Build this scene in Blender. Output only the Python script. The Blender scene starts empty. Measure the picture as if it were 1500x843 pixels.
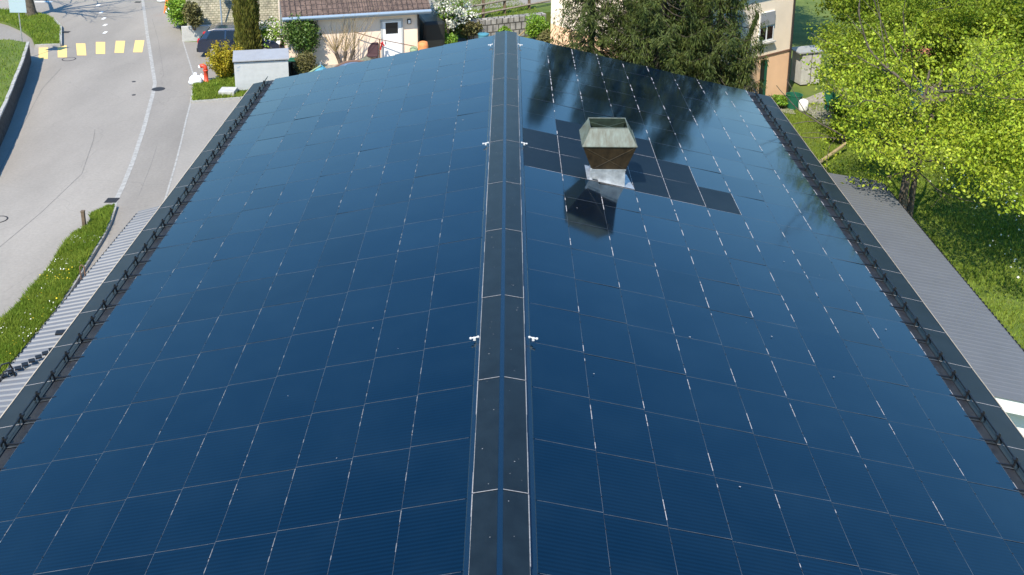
import bpy, bmesh, math, random
import numpy as np
from mathutils import Vector, Matrix
random.seed(7); rng = np.random.default_rng(7)
S = bpy.context.scene; C = S.collection
rad = math.radians

# ------------------------------------------------------------------ camera
F, PITCH, YAW, ROLL, CX, CH = 1606.2918, .2869, -.0045, .0082, .0495, 9.2262
PY0, ZR = 100.0, 6.2                       # principal row, height of the roof apex
SL, SR = .2124, .2370                      # roof slopes left / right
W0L, W0R, WL, WR, PL, D0 = .4302, .4544, .83, .8715, 1.3, 11.967
cp, sp = math.cos(PITCH), math.sin(PITCH)
r0 = Vector((math.cos(YAW), math.sin(YAW), 0)); fw = Vector((-math.sin(YAW)*cp, math.cos(YAW)*cp, -sp)); u0 = r0.cross(fw)
RV = r0*math.cos(ROLL)+u0*math.sin(ROLL); UV = u0*math.cos(ROLL)-r0*math.sin(ROLL)
CAM = Vector((CX, 0, ZR+CH))
cam = bpy.data.cameras.new('camera'); co = bpy.data.objects.new('camera', cam); C.objects.link(co)
cam.sensor_width = 36; cam.lens = F/1500*36; cam.shift_x = 0; cam.shift_y = -(421.5-PY0)/1500
cam.clip_start = .1; cam.clip_end = 2000
m = Matrix((RV, UV, -fw)).transposed().to_4x4(); m.translation = CAM; co.matrix_world = m
S.camera = co
def ray(x, y): return fw+RV*((x-750)/F)-UV*((y-PY0)/F)
def G(x, y, z=0.0):                        # where the sight line through a photo point meets height z
    d = ray(x, y); return CAM+d*((z-CAM.z)/d.z)
def GY(x, y, Y):
    d = ray(x, y); return CAM+d*((Y-CAM.y)/d.y)
def proj(P):
    q = Vector(P)-CAM; z = q.dot(fw); return 750+F*q.dot(RV)/z, PY0-F*q.dot(UV)/z

# ------------------------------------------------------------------ light
SUN = Vector((.37, .93, -1.27)).normalized()      # direction the light travels
EL = math.asin(-SUN.z); AZ = math.atan2(-SUN.x, -SUN.y)
w = bpy.data.worlds.new('World'); S.world = w; w.use_nodes = True
nt = w.node_tree; bg = nt.nodes['Background']; sky = nt.nodes.new('ShaderNodeTexSky')
sky.sky_type = 'NISHITA'; sky.sun_disc = False; sky.sun_elevation = EL; sky.sun_rotation = AZ % (2*math.pi)
sky.altitude = 500; sky.air_density = 1.6; sky.dust_density = .15; sky.ozone_density = 2.6
hs_ = nt.nodes.new('ShaderNodeHueSaturation'); hs_.inputs['Saturation'].default_value = 1.38; hs_.inputs['Hue'].default_value = .506
nt.links.new(sky.outputs[0], hs_.inputs['Color']); nt.links.new(hs_.outputs[0], bg.inputs[0]); bg.inputs[1].default_value = .15
sl = bpy.data.lights.new('sun', 'SUN'); so = bpy.data.objects.new('sun', sl); C.objects.link(so)
sl.energy = 4.6; sl.angle = rad(.5); sl.color = (1, .92, .78); so.rotation_euler = SUN.to_track_quat('-Z', 'Y').to_euler(); so.location = (-20, -30, 60)
S.view_settings.view_transform = 'Standard'; S.view_settings.look = 'None'; S.view_settings.exposure = .76; S.view_settings.gamma = 1
S.render.engine = 'CYCLES'; S.render.resolution_x = 1024; S.render.resolution_y = 575

# ------------------------------------------------------------------ materials
def mat(name, col, rough=.8, spec=.4, metal=0, var=.0, vscale=4, detail=5, bump=0, bscale=20, col2=None, coat=0, island=0, trans=0, stretch=None):
    M = bpy.data.materials.new(name); M.use_nodes = True; t = M.node_tree; n = t.nodes; L = t.links
    b = n['Principled BSDF']; b.inputs['Roughness'].default_value = rough; b.inputs['Metallic'].default_value = metal
    b.inputs['Specular IOR Level'].default_value = spec; b.inputs['Coat Weight'].default_value = coat
    b.inputs['Base Color'].default_value = (*col, 1)
    tc = n.new('ShaderNodeTexCoord'); src = None
    if var or col2:
        no = n.new('ShaderNodeTexNoise'); no.inputs['Scale'].default_value = vscale; no.inputs['Detail'].default_value = detail; no.inputs['Roughness'].default_value = .65
        if stretch:
            mp_ = n.new('ShaderNodeMapping'); mp_.inputs['Scale'].default_value = stretch; L.new(tc.outputs['Object'], mp_.inputs[0]); L.new(mp_.outputs[0], no.inputs['Vector'])
        else: L.new(tc.outputs['Object'], no.inputs['Vector'])
        rp = n.new('ShaderNodeValToRGB'); c2 = col2 or tuple(min(1, c*(1+var)) for c in col); c1 = col if col2 else tuple(c*(1-var) for c in col)
        rp.color_ramp.elements[0].position = .32; rp.color_ramp.elements[1].position = .68
        rp.color_ramp.elements[0].color = (*c1, 1); rp.color_ramp.elements[1].color = (*c2, 1)
        L.new(no.outputs['Fac'], rp.inputs[0]); src = rp.outputs[0]
    if island:
        g = n.new('ShaderNodeNewGeometry'); h = n.new('ShaderNodeHueSaturation')
        mr = n.new('ShaderNodeMapRange'); mr.inputs[3].default_value = 1-island; mr.inputs[4].default_value = 1+island
        L.new(g.outputs['Random Per Island'], mr.inputs[0]); L.new(mr.outputs[0], h.inputs['Value'])
        mr2 = n.new('ShaderNodeMapRange'); mr2.inputs[3].default_value = .485; mr2.inputs[4].default_value = .515
        ml = n.new('ShaderNodeMath'); ml.operation = 'FRACT'; mm = n.new('ShaderNodeMath'); mm.operation = 'MULTIPLY'; mm.inputs[1].default_value = 7.31
        L.new(g.outputs['Random Per Island'], mm.inputs[0]); L.new(mm.outputs[0], ml.inputs[0]); L.new(ml.outputs[0], mr2.inputs[0]); L.new(mr2.outputs[0], h.inputs['Hue'])
        if src: L.new(src, h.inputs['Color'])
        else: h.inputs['Color'].default_value = (*col, 1)
        src = h.outputs[0]
    if src: L.new(src, b.inputs['Base Color'])
    if bump:
        nb = n.new('ShaderNodeTexNoise'); nb.inputs['Scale'].default_value = bscale; nb.inputs['Detail'].default_value = 6
        L.new(tc.outputs['Object'], nb.inputs['Vector']); bu = n.new('ShaderNodeBump'); bu.inputs['Strength'].default_value = bump; bu.inputs['Distance'].default_value = .03
        L.new(nb.outputs['Fac'], bu.inputs['Height']); L.new(bu.outputs[0], b.inputs['Normal'])
    if trans:
        tr = n.new('ShaderNodeBsdfTranslucent'); mx = n.new('ShaderNodeMixShader'); mx.inputs[0].default_value = trans
        if src: L.new(src, tr.inputs[0])
        else: tr.inputs[0].default_value = (*col, 1)
        L.new(b.outputs[0], mx.inputs[1]); L.new(tr.outputs[0], mx.inputs[2]); L.new(mx.outputs[0], n['Material Output'].inputs[0])
    return M

def panel_mat(name, col, rough, spec, stripe):
    """dark glass over thin cell strips, faint dust"""
    M = bpy.data.materials.new(name); M.use_nodes = True; t = M.node_tree; n = t.nodes; L = t.links; b = n['Principled BSDF']
    tc = n.new('ShaderNodeTexCoord'); wv = n.new('ShaderNodeTexWave'); wv.wave_type = 'BANDS'; wv.bands_direction = 'Y'
    wv.inputs['Scale'].default_value = 4.4; wv.inputs['Distortion'].default_value = .25; wv.inputs['Detail'].default_value = 1
    L.new(tc.outputs['Object'], wv.inputs[0])
    no = n.new('ShaderNodeTexNoise'); no.inputs['Scale'].default_value = 1.1; no.inputs['Detail'].default_value = 6
    g = n.new('ShaderNodeNewGeometry'); L.new(g.outputs['Position'], no.inputs['Vector'])
    rp = n.new('ShaderNodeValToRGB'); rp.color_ramp.elements[0].color = (*[c*(1-stripe) for c in col], 1); rp.color_ramp.elements[1].color = (*[c*(1+stripe) for c in col], 1)
    L.new(wv.outputs['Fac'], rp.inputs[0]); hv = n.new('ShaderNodeHueSaturation'); mv = n.new('ShaderNodeMapRange'); mv.inputs[3].default_value = .65; mv.inputs[4].default_value = 1.35; L.new(g.outputs['Random Per Island'], mv.inputs[0]); L.new(mv.outputs[0], hv.inputs['Value']); L.new(rp.outputs[0], hv.inputs['Color'])
    mx = n.new('ShaderNodeMix'); mx.data_type = 'RGBA'; mx.blend_type = 'MIX'
    mr = n.new('ShaderNodeMapRange'); mr.inputs[1].default_value = .4; mr.inputs[2].default_value = .8; mr.inputs[3].default_value = 0; mr.inputs[4].default_value = .2
    L.new(no.outputs['Fac'], mr.inputs[0]); L.new(mr.outputs[0], mx.inputs['Factor']); L.new(hv.outputs[0], mx.inputs['A'])
    mx.inputs['B'].default_value = (.010, .024, .038, 1); L.new(mx.outputs['Result'], b.inputs['Base Color'])
    b.inputs['Roughness'].default_value = rough; b.inputs['Specular IOR Level'].default_value = spec; b.inputs['IOR'].default_value = 1.5; b.inputs['Specular Tint'].default_value = (.45, .86, 1, 1)
    mr3 = n.new('ShaderNodeMapRange'); mr3.inputs[3].default_value = rough*.8; mr3.inputs[4].default_value = rough*1.3
    L.new(no.outputs['Fac'], mr3.inputs[0]); L.new(mr3.outputs[0], b.inputs['Roughness'])
    return M

def pattern_mat(name, c1, c2, mortar, sx, sy, rough=.85, ms=.03, offset=.5, bump=.5, rot=None, use='Generated'):
    M = bpy.data.materials.new(name); M.use_nodes = True; t = M.node_tree; n = t.nodes; L = t.links; b = n['Principled BSDF']
    tc = n.new('ShaderNodeTexCoord'); mp = n.new('ShaderNodeMapping'); L.new(tc.outputs['UV'], mp.inputs[0])
    br = n.new('ShaderNodeTexBrick'); br.offset = offset; br.inputs['Color1'].default_value = (*c1, 1); br.inputs['Color2'].default_value = (*c2, 1); br.inputs['Mortar'].default_value = (*mortar, 1)
    br.inputs['Scale'].default_value = 1; br.inputs['Brick Width'].default_value = sx; br.inputs['Row Height'].default_value = sy; br.inputs['Mortar Size'].default_value = ms; br.inputs['Bias'].default_value = 0
    L.new(mp.outputs[0], br.inputs['Vector'])
    no = n.new('ShaderNodeTexNoise'); no.inputs['Scale'].default_value = 3; no.inputs['Detail'].default_value = 8; L.new(tc.outputs['Object'], no.inputs[0])
    mr = n.new('ShaderNodeMapRange'); mr.inputs[1].default_value = .3; mr.inputs[2].default_value = .7; mr.inputs[3].default_value = .6; mr.inputs[4].default_value = 1.25; L.new(no.outputs['Fac'], mr.inputs[0])
    hs = n.new('ShaderNodeHueSaturation'); L.new(br.outputs['Color'], hs.inputs['Color']); L.new(mr.outputs[0], hs.inputs['Value']); L.new(hs.outputs[0], b.inputs['Base Color'])
    bu = n.new('ShaderNodeBump'); bu.inputs['Strength'].default_value = bump; bu.inputs['Distance'].default_value = .03; L.new(br.outputs['Fac'], bu.inputs['Height']); bu.invert = True; L.new(bu.outputs[0], b.inputs['Normal'])
    b.inputs['Roughness'].default_value = rough
    return M

def road_mat(name, col, tracks=True):
    M = bpy.data.materials.new(name); M.use_nodes = True; t = M.node_tree; n = t.nodes; L = t.links; b = n['Principled BSDF']
    tc = n.new('ShaderNodeTexCoord')
    a = n.new('ShaderNodeTexNoise'); a.inputs['Scale'].default_value = .28; a.inputs['Detail'].default_value = 6; a.inputs['Roughness'].default_value = .6
    mp = n.new('ShaderNodeMapping'); mp.inputs['Scale'].default_value = (1, .35, 1); L.new(tc.outputs['Object'], mp.inputs[0]); L.new(mp.outputs[0], a.inputs[0])
    f = n.new('ShaderNodeTexNoise'); f.inputs['Scale'].default_value = 9; f.inputs['Detail'].default_value = 8; f.inputs['Roughness'].default_value = .75; L.new(tc.outputs['Object'], f.inputs[0])
    r1 = n.new('ShaderNodeMapRange'); r1.inputs[1].default_value = .3; r1.inputs[2].default_value = .7; r1.inputs[3].default_value = .80; r1.inputs[4].default_value = 1.14; L.new(a.outputs['Fac'], r1.inputs[0])
    r2 = n.new('ShaderNodeMapRange'); r2.inputs[1].default_value = .25; r2.inputs[2].default_value = .75; r2.inputs[3].default_value = .84; r2.inputs[4].default_value = 1.14; L.new(f.outputs['Fac'], r2.inputs[0])
    # thin tar-filled cracks
    v = n.new('ShaderNodeTexVoronoi'); v.feature = 'DISTANCE_TO_EDGE'; v.inputs['Scale'].default_value = .16
    wn = n.new('ShaderNodeTexNoise'); wn.inputs['Scale'].default_value = .8; wn.inputs['Detail'].default_value = 5; L.new(tc.outputs['Object'], wn.inputs[0])
    va = n.new('ShaderNodeVectorMath'); va.operation = 'ADD'; L.new(tc.outputs['Object'], va.inputs[0]); L.new(wn.outputs['Color'], va.inputs[1]); L.new(va.outputs[0], v.inputs['Vector'])
    r3 = n.new('ShaderNodeMapRange'); r3.inputs[1].default_value = .0; r3.inputs[2].default_value = .004; r3.inputs[3].default_value = .88; r3.inputs[4].default_value = 1; L.new(v.outputs['Distance'], r3.inputs[0])
    m1 = n.new('ShaderNodeMath'); m1.operation = 'MULTIPLY'; L.new(r1.outputs[0], m1.inputs[0]); L.new(r2.outputs[0], m1.inputs[1])
    m2 = n.new('ShaderNodeMath'); m2.operation = 'MULTIPLY'; L.new(m1.outputs[0], m2.inputs[0]); L.new(r3.outputs[0], m2.inputs[1])
    hs = n.new('ShaderNodeHueSaturation'); hs.inputs['Color'].default_value = (*col, 1); L.new(m2.outputs[0], hs.inputs['Value']); L.new(hs.outputs[0], b.inputs['Base Color'])
    b.inputs['Roughness'].default_value = .85; b.inputs['Specular IOR Level'].default_value = .3
    bu = n.new('ShaderNodeBump'); bu.inputs['Strength'].default_value = .25; bu.inputs['Distance'].default_value = .01; L.new(f.outputs['Fac'], bu.inputs['Height']); L.new(bu.outputs[0], b.inputs['Normal'])
    return M

MT = dict(
 glass=panel_mat('panel_glass', (.0006, .0052, .013), .085, .56, .38),
 blank=panel_mat('blank_glass', (.006, .010, .016), .45, .18, .06),
 cap=mat('ridge_cap_slate', (.008, .013, .017), .36, .22, var=.25, vscale=3),
 flash=mat('blue_flashing', (.004, .016, .035), .25, .5),
 edge=mat('pale_glint_and_edge', (.36, .33, .315), .5, .4, var=.3, vscale=30),  # paints the panel glints; also colours eave seams and droppings
 joint=mat('joint_profile', (.05, .058, .066), .5, .4, var=.9, vscale=1.5),
 hook=mat('black_hook', (.008, .008, .01), .5),
 blackmetal=mat('black_rail_steel', (.008, .009, .011), .4, .5),
 eave=mat('eave_slate', (.010, .015, .020), .42, .25, var=.2, vscale=2),
 board=mat('snow_board', (.018, .018, .02), .5, .3, var=.35, vscale=5),
 drip=mat('eave_drip_metal', (.45, .36, .28), .4, .5, metal=.2, var=.2, vscale=6),
 wall=mat('cream_render', (.52, .48, .40), .9, var=.06, vscale=1.5, bump=.1, bscale=40),
 white=mat('white_paint', (.78, .78, .76), .6, var=.03, vscale=3),
 deck=mat('roof_deck', (.02, .02, .025), .8),
 galv=mat('galvanised_sheet', (.46, .47, .48), .38, .5, metal=.6, var=.3, vscale=6),
 copper=mat('green_patina', (.125, .155, .135), .5, .35, vscale=5, col2=(.065, .065, .045), bump=.05, stretch=(2.2, 1, .35)),
 copperb=mat('brown_copper', (.045, .030, .015), .4, .4, var=.45, vscale=6, stretch=(1.5, 1, .5)),
 copperin=mat('dark_patina', (.025, .04, .027), .7, var=.4, vscale=6),
 alu=mat('annex_sheet', (.165, .17, .18), .55, .4, metal=.2, var=.06, vscale=1.2),
 alur=mat('annex_grey_sheet', (.122, .126, .132), .6, .3, metal=.1, var=.06, vscale=1.2),
 asphalt=road_mat('asphalt', (.262,.238,.205)), walk=road_mat('pavement_asphalt', (.235, .214, .185)), apron=road_mat('apron_asphalt', (.285,.262,.228)),
 stone=mat('kerb_stone', (.33, .32, .295), .9, var=.2, vscale=5),
 kerbd=mat('worn_kerb_stone', (.31, .30, .275), .9, var=.22, vscale=5),
 glint2=mat('dull_glint', (.15, .15, .15), .5, .4, var=.4, vscale=20),  # dimmer painted glints for the panel edges of the left slope
 tar=mat('old_tar', (.15, .14, .125), .8, var=.3, vscale=3),
 edge3=mat('ridge_seal_edge', (.25, .235, .225), .5, .4, var=.3, vscale=30), anchor=mat('dull_white_metal', (.5, .5, .49), .5),
 yellow=mat('yellow_paint', (.72, .50, .18), .8, var=.12, vscale=12), wpaint=mat('white_road_paint', (.72, .72, .70), .8, var=.15, vscale=12),
 soil=mat('soil', (.10, .075, .045), .95, var=.4, vscale=3, bump=.5),
 gbase=mat('grass_base', (.06, .10, .012), .95, var=.0, vscale=1.3, col2=(.12, .15, .026), bump=.6, bscale=9),
 blade=mat('grass_blade', (.12, .20, .016), .7, .25, vscale=.9, col2=(.22, .28, .035), island=.3, trans=.3),
 lawn=mat('lawn_blade', (.14, .21, .018), .7, .25, vscale=.5, col2=(.22, .28, .04), island=.3, trans=.3),
 petal=mat('white_petal', (.7, .7, .6), .8), dandelion=mat('dandelion', (.75, .55, .03), .8),
 leaf=mat('spring_leaf', (.215, .29, .015), .55, .3, vscale=.6, col2=(.31, .365, .026), island=.45, trans=.28),
 leafb=mat('back_leaf', (.15, .22, .014), .6, .3, vscale=.4, col2=(.25, .31, .022), island=.4, trans=.4),
 needle=mat('spruce_needle', (.026, .046, .008), .65, .3, vscale=.8, col2=(.085, .105, .02), island=.45, trans=.12),
 cypress=mat('cypress_leaf', (.085, .10, .012), .7, .3, vscale=2, col2=(.17, .16, .03), island=.4, trans=.1),
 shrub=mat('shrub_leaf', (.05, .10, .016), .5, .4, vscale=2, col2=(.12, .19, .03), island=.45, trans=.2),
 shrub2=mat('bright_shrub_leaf', (.13, .25, .02), .5, .4, vscale=2, col2=(.20, .32, .03), island=.4, trans=.25),
 olive=mat('olive_leaf', (.10, .10, .03), .6, .3, vscale=2, col2=(.16, .14, .05), island=.4, trans=.15),
 forsy=mat('forsythia_flower', (.40, .29, .012), .6, .3, vscale=3, col2=(.26, .25, .02), island=.35, trans=.25),
 blossom=mat('white_blossom', (.72, .72, .62), .7, island=.2, trans=.2),
 bark=mat('bark', (.10, .08, .06), .95, var=.45, vscale=9, bump=.8, bscale=30), barkd=mat('dark_bark', (.045, .036, .028), .95, var=.4, vscale=9, bump=.6, bscale=30),
 twig=mat('pale_twig', (.30, .23, .12), .8, var=.2, vscale=5),
 pink=mat('pink_render', (.80, .64, .50), .9, var=.04, vscale=1.2, bump=.08, bscale=60), peach=mat('peach_render', (.82, .52, .32), .9, var=.05, vscale=1.2),
 cream=mat('cream_house', (.84, .70, .54), .9, var=.05, vscale=1.2),
 tile=pattern_mat('brown_roof_tile', (.115, .078, .062), (.135, .092, .072), (.05, .035, .03), .25, .33, ms=.022, offset=0, bump=1),
 redtile=pattern_mat('red_roof_tile', (.42, .18, .10), (.36, .15, .09), (.1, .05, .04), .25, .33, ms=.03, offset=0),
 blocks=pattern_mat('bank_blocks', (.33, .29, .21), (.27, .25, .18), (.17, .165, .10), .20, .13, ms=.014, offset=.5, bump=.8),
 rubble=pattern_mat('stone_blocks', (.33, .31, .28), (.24, .225, .20), (.07, .065, .055), .34, .42, ms=.03, offset=.35, bump=1),
 darkstone=mat('dark_wall_stone', (.05, .048, .046), .95, var=.6, vscale=6, bump=.8, bscale=12),
 concrete=mat('concrete', (.42, .41, .385), .9, var=.15, vscale=3, bump=.15),
 wood=mat('grey_wood', (.24, .20, .155), .9, var=.3, vscale=7), woodp=mat('fence_post_wood', (.12, .085, .055), .9, var=.3, vscale=6),
 gutterm=mat('blue_grey_gutter', (.30, .38, .46), .4, .5, metal=.3), darkglass=mat('window_glass', (.008, .009, .010), .08, .5),
 box=mat('pale_grey_box', (.42, .43, .425), .5, .4, var=.07, vscale=4), boxl=mat('grey_box_lid', (.30, .305, .315), .45, .4, var=.06, vscale=3),
 red=mat('hydrant_red', (.55, .06, .025), .45, .5), orange=mat('orange_plastic', (.8, .18, .04), .5), sack=mat('white_sack', (.74, .74, .76), .7, var=.1, vscale=6, bump=.5, bscale=10),
 carpaint=mat('dark_blue_paint', (.004, .010, .028), .22, .5, coat=1), rubber=mat('rubber', (.012, .012, .012), .8), lampred=mat('tail_lamp_red', (.5, .01, .02), .2, .5), chrome=mat('rim_alloy', (.5, .5, .5), .3, metal=.8),
 terra=mat('terracotta', (.58, .22, .08), .8, var=.2, vscale=5), teal=mat('teal_plastic', (.07, .24, .32), .5), green=mat('green_plastic', (.012, .10, .06), .5), black=mat('black_plastic', (.015, .017, .015), .5),
 cactus=mat('cactus', (.25, .33, .2), .7), signb=mat('pale_blue_sign_back', (.42, .52, .58), .45, .4, metal=.3), iron=mat('dark_iron', (.04, .036, .035), .6, metal=.4, var=.3, vscale=20),
 poly=mat('polycarbonate_sheet', (.10, .17, .26), .15, .5), brown=mat('brown_frame', (.16, .09, .06), .6), cloth=mat('grey_green_cover', (.13, .135, .10), .9, var=.35, vscale=5), maroon=mat('maroon_fabric', (.06, .03, .035), .8), gravel=mat('pale_gravel', (.25, .235, .20), .95, var=.3, vscale=6, bump=.5),
)
# ------------------------------------------------------------------ mesh helpers
class MB:
    def __init__(s): s.v = []; s.f = []; s.mi = []; s.uv = {}
    def add(s, vs, fs, mi=0):
        o = len(s.v); s.v += [tuple(q) for q in vs]; s.f += [tuple(i+o for i in f) for f in fs]; s.mi += [mi]*len(fs); return s
    def box(s, c, d, mi=0, M=None):
        x, y, z = [q/2 for q in d]; vs = [Vector((a*x, b*y, e*z)) for a in (-1, 1) for b in (-1, 1) for e in (-1, 1)]
        if M: vs = [M @ q for q in vs]
        vs = [q+Vector(c) for q in vs]
        return s.add(vs, [(0, 1, 3, 2), (4, 6, 7, 5), (0, 4, 5, 1), (2, 3, 7, 6), (0, 2, 6, 4), (1, 5, 7, 3)], mi)
    def tube(s, pts, r, n=8, mi=0, cap=True):
        pts = [Vector(p) for p in pts]; rs = r if hasattr(r, '__len__') else [r]*len(pts); rings = []; a = None
        for i, p in enumerate(pts):
            t = (pts[min(i+1, len(pts)-1)]-pts[max(i-1, 0)]).normalized()
            a = (Vector((1, 0, 0)) if abs(t.x) < .9 else Vector((0, 1, 0))) if a is None else a
            a = (a-t*a.dot(t)).normalized(); b = t.cross(a)
            rings.append([p+(a*math.cos(2*math.pi*k/n)+b*math.sin(2*math.pi*k/n))*rs[i] for k in range(n)])
        vs = [q for R_ in rings for q in R_]; fs = [(i*n+k, i*n+(k+1) % n, (i+1)*n+(k+1) % n, (i+1)*n+k) for i in range(len(pts)-1) for k in range(n)]
        if cap: fs += [tuple(range(n))[::-1], tuple((len(pts)-1)*n+k for k in range(n))]
        return s.add(vs, fs, mi)
    def lathe(s, prof, c, n=20, mi=0):
        c = Vector(c); vs = [c+Vector((r*math.cos(2*math.pi*k/n), r*math.sin(2*math.pi*k/n), z)) for r, z in prof for k in range(n)]
        fs = [(i*n+k, i*n+(k+1) % n, (i+1)*n+(k+1) % n, (i+1)*n+k) for i in range(len(prof)-1) for k in range(n)]
        fs += [tuple(range(n))[::-1], tuple((len(prof)-1)*n+k for k in range(n))]
        return s.add(vs, fs, mi)
    def prism(s, poly, z0, z1, mi=0):               # poly: world xy
        n = len(poly); vs = [(p[0], p[1], z0) for p in poly]+[(p[0], p[1], z1) for p in poly]
        return s.add(vs, [tuple(range(n))[::-1], tuple(range(n, 2*n))]+[(k, (k+1) % n, n+(k+1) % n, n+k) for k in range(n)], mi)
    def obj(s, name, m, parent=None, smooth=False, bevel=0):
        me = bpy.data.meshes.new(name); me.from_pydata(s.v, [], s.f); me.update()
        for q in (m if isinstance(m, (list, tuple)) else [m]): me.materials.append(MT[q] if isinstance(q, str) else q)
        me.polygons.foreach_set('material_index', s.mi)
        if smooth: me.polygons.foreach_set('use_smooth', [True]*len(s.f))
        b = bmesh.new(); b.from_mesh(me); bmesh.ops.recalc_face_normals(b, faces=b.faces[:]); b.to_mesh(me); b.free()
        uvl = me.uv_layers.new(name='UVMap')         # box-projected UVs in metres
        for pl in me.polygons:
            nn = pl.normal
            if abs(nn.z) > .85: ax = Vector((1, 0, 0)); ay = Vector((0, 1, 0))
            else:
                ax = Vector((-nn.y, nn.x, 0)).normalized(); ay = nn.cross(ax)
                if ay.z < 0: ay = -ay
            for li in pl.loop_indices:
                p = me.vertices[me.loops[li].vertex_index].co; uvl.data[li].uv = (p.dot(ax), p.dot(ay))
        o = bpy.data.objects.new(name, me); C.objects.link(o)
        if parent: o.parent = parent
        if bevel:
            md = o.modifiers.new('bevel', 'BEVEL'); md.width = bevel; md.segments = 2; md.limit_method = 'ANGLE'
        return o
def thing(name, label, cat, loc=(0, 0, 0), rz=0, group=None):
    o = bpy.data.objects.new(name, None); C.objects.link(o); o.location = loc; o.rotation_euler = (0, 0, rz); o.empty_display_size = .2
    return tag(o, label, cat, group)
def tag(o, label, cat, group=None):
    o['label'] = label; o['category'] = cat
    if group: o['group'] = group
    return o
def struct(o, kind='structure'): o['kind'] = kind; return o
def dup(root, loc, rz=0, label=None, group=None, scale=None):
    r = root.copy(); C.objects.link(r); r.location = loc; r.rotation_euler = (0, 0, rz)
    if scale: r.scale = scale
    if label: r['label'] = label
    if group: r['group'] = group
    for ch in list(root.children):
        c = ch.copy(); C.objects.link(c); c.parent = r
        for g in list(ch.children): d = g.copy(); C.objects.link(d); d.parent = c
    return r
def cards(name, m, P, U, V, parent=None, tri=False):
    """many small leaf faces as one mesh: centres P, half axes U and V (numpy n x 3)"""
    n = len(P)
    if tri: vs = np.stack([P-U, P+U, P+V], 1); k = 3
    else: vs = np.stack([P-V, P+U, P+V, P-U], 1); k = 4
    me = bpy.data.meshes.new(name); me.vertices.add(n*k); me.vertices.foreach_set('co', vs.reshape(-1).astype(np.float32))
    me.loops.add(n*k); me.loops.foreach_set('vertex_index', np.arange(n*k)); me.polygons.add(n); me.polygons.foreach_set('loop_start', np.arange(0, n*k, k)); me.polygons.foreach_set('loop_total', np.full(n, k))
    me.materials.append(MT[m]); me.update(); me.validate()
    o = bpy.data.objects.new(name, me); C.objects.link(o)
    if parent: o.parent = parent
    return o
def rdir(n):
    v = rng.normal(size=(n, 3)); return v/np.linalg.norm(v, axis=1, keepdims=True)
def leafaxes(n, size, up=.0, asp=.6):
    a = rdir(n); b = rdir(n); a[:, 2] *= (1-up); a /= np.linalg.norm(a, axis=1, keepdims=True); b -= a*(a*b).sum(1, keepdims=True); b /= np.linalg.norm(b, axis=1, keepdims=True)
    s = size*rng.uniform(.6, 1.3, (n, 1)); return a*s*asp, b*s
def inpoly(pts, poly):
    x, y = pts[:, 0], pts[:, 1]; r = np.zeros(len(pts), bool); j = len(poly)-1
    for i in range(len(poly)):
        xi, yi = poly[i][:2]; xj, yj = poly[j][:2]
        c = ((yi > y) != (yj > y)) & (x < (xj-xi)*(y-yi)/(yj-yi+1e-12)+xi); r ^= c; j = i
    return r
def grass(name, poly, z, n, h, m, lean=.35, parent=None):
    P2 = np.array([p[:2] for p in poly]); lo, hi = P2.min(0), P2.max(0)
    q = rng.uniform(lo, hi, (n, 2)); q = q[inpoly(q, P2)]; k = len(q)
    cl = (np.sin(q[:, 0]*2.1+np.sin(q[:, 1]*1.3)*2)+np.sin(q[:, 1]*2.7+q[:, 0]))/2; hh = h*rng.uniform(.5, 1.3, k)*(1+.35*cl)
    a = rng.uniform(0, 2*np.pi, k); U = np.stack([np.cos(a), np.sin(a), 0*a], 1)*(.012+.010*rng.random((k, 1)))*(h/.12)**.5
    V = np.stack([rng.normal(0, lean, k)*hh, rng.normal(0, lean, k)*hh, hh], 1); P = np.stack([q[:, 0], q[:, 1], np.full(k, z)], 1)
    return struct(cards(name, m, P, U, V, tri=True), 'stuff')
def px(pts, z=0): return [G(x, y, z) for x, y in pts]

# ------------------------------------------------------------------ ground, road, pavement
b = MB(); b.add([(-500, -200, -.03), (500, -200, -.03), (500, 700, -.03), (-500, 700, -.03)], [(0, 1, 2, 3)]); struct(b.obj('ground', 'gbase'))
road = [(-70, 5), (-8.6, 5), (-8.6, 47), (-12.0, 47.2)]+[tuple(G(x, y)[:2]) for x, y in ((281, 150), (283, 109), (267, 61), (262, 38), (246, 12), (238, -20))]+[(-19, 90), (-70, 90)]
b = MB(); b.add([(x, y, 0) for x, y in road], [tuple(range(len(road)))]); struct(b.obj('road', 'asphalt'))
strip = [(206, -25), (209, 0), (216, 53), (222, 90), (227, 123), (224, 138), (211, 187), (195, 236), (180, 273), (165, 304)]
walkR = [(240, -25), (250, 5), (263, 38), (268, 61), (283, 109), (283, 125), (279, 152), (273, 175), (265, 210), (256, 245), (241, 296)]
A = px(strip); B_ = px(walkR)
pv = MB(); pl = [(p.x+.09, p.y) for p in A]+[(-11.9, 29)]+[(p.x, p.y) for p in B_[::-1]]
pv.add([(x, y, .004) for x, y in pl], [tuple(range(len(pl)))]); struct(pv.obj('pavement', 'walk'))
ap = px([(283, 122), (281, 150), (350, 146), (420, 148)]); pl = [(p.x+.04, p.y) for p in B_[5:]]+[(-12.6, 30), (-8.7, 29), (-8.7, 46.5), (-12.0, 46.9)]
ap = MB(); ap.add([(x, y, .003) for x, y in pl], [tuple(range(len(pl)))]); struct(ap.obj('driveway', 'apron'))
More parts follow.
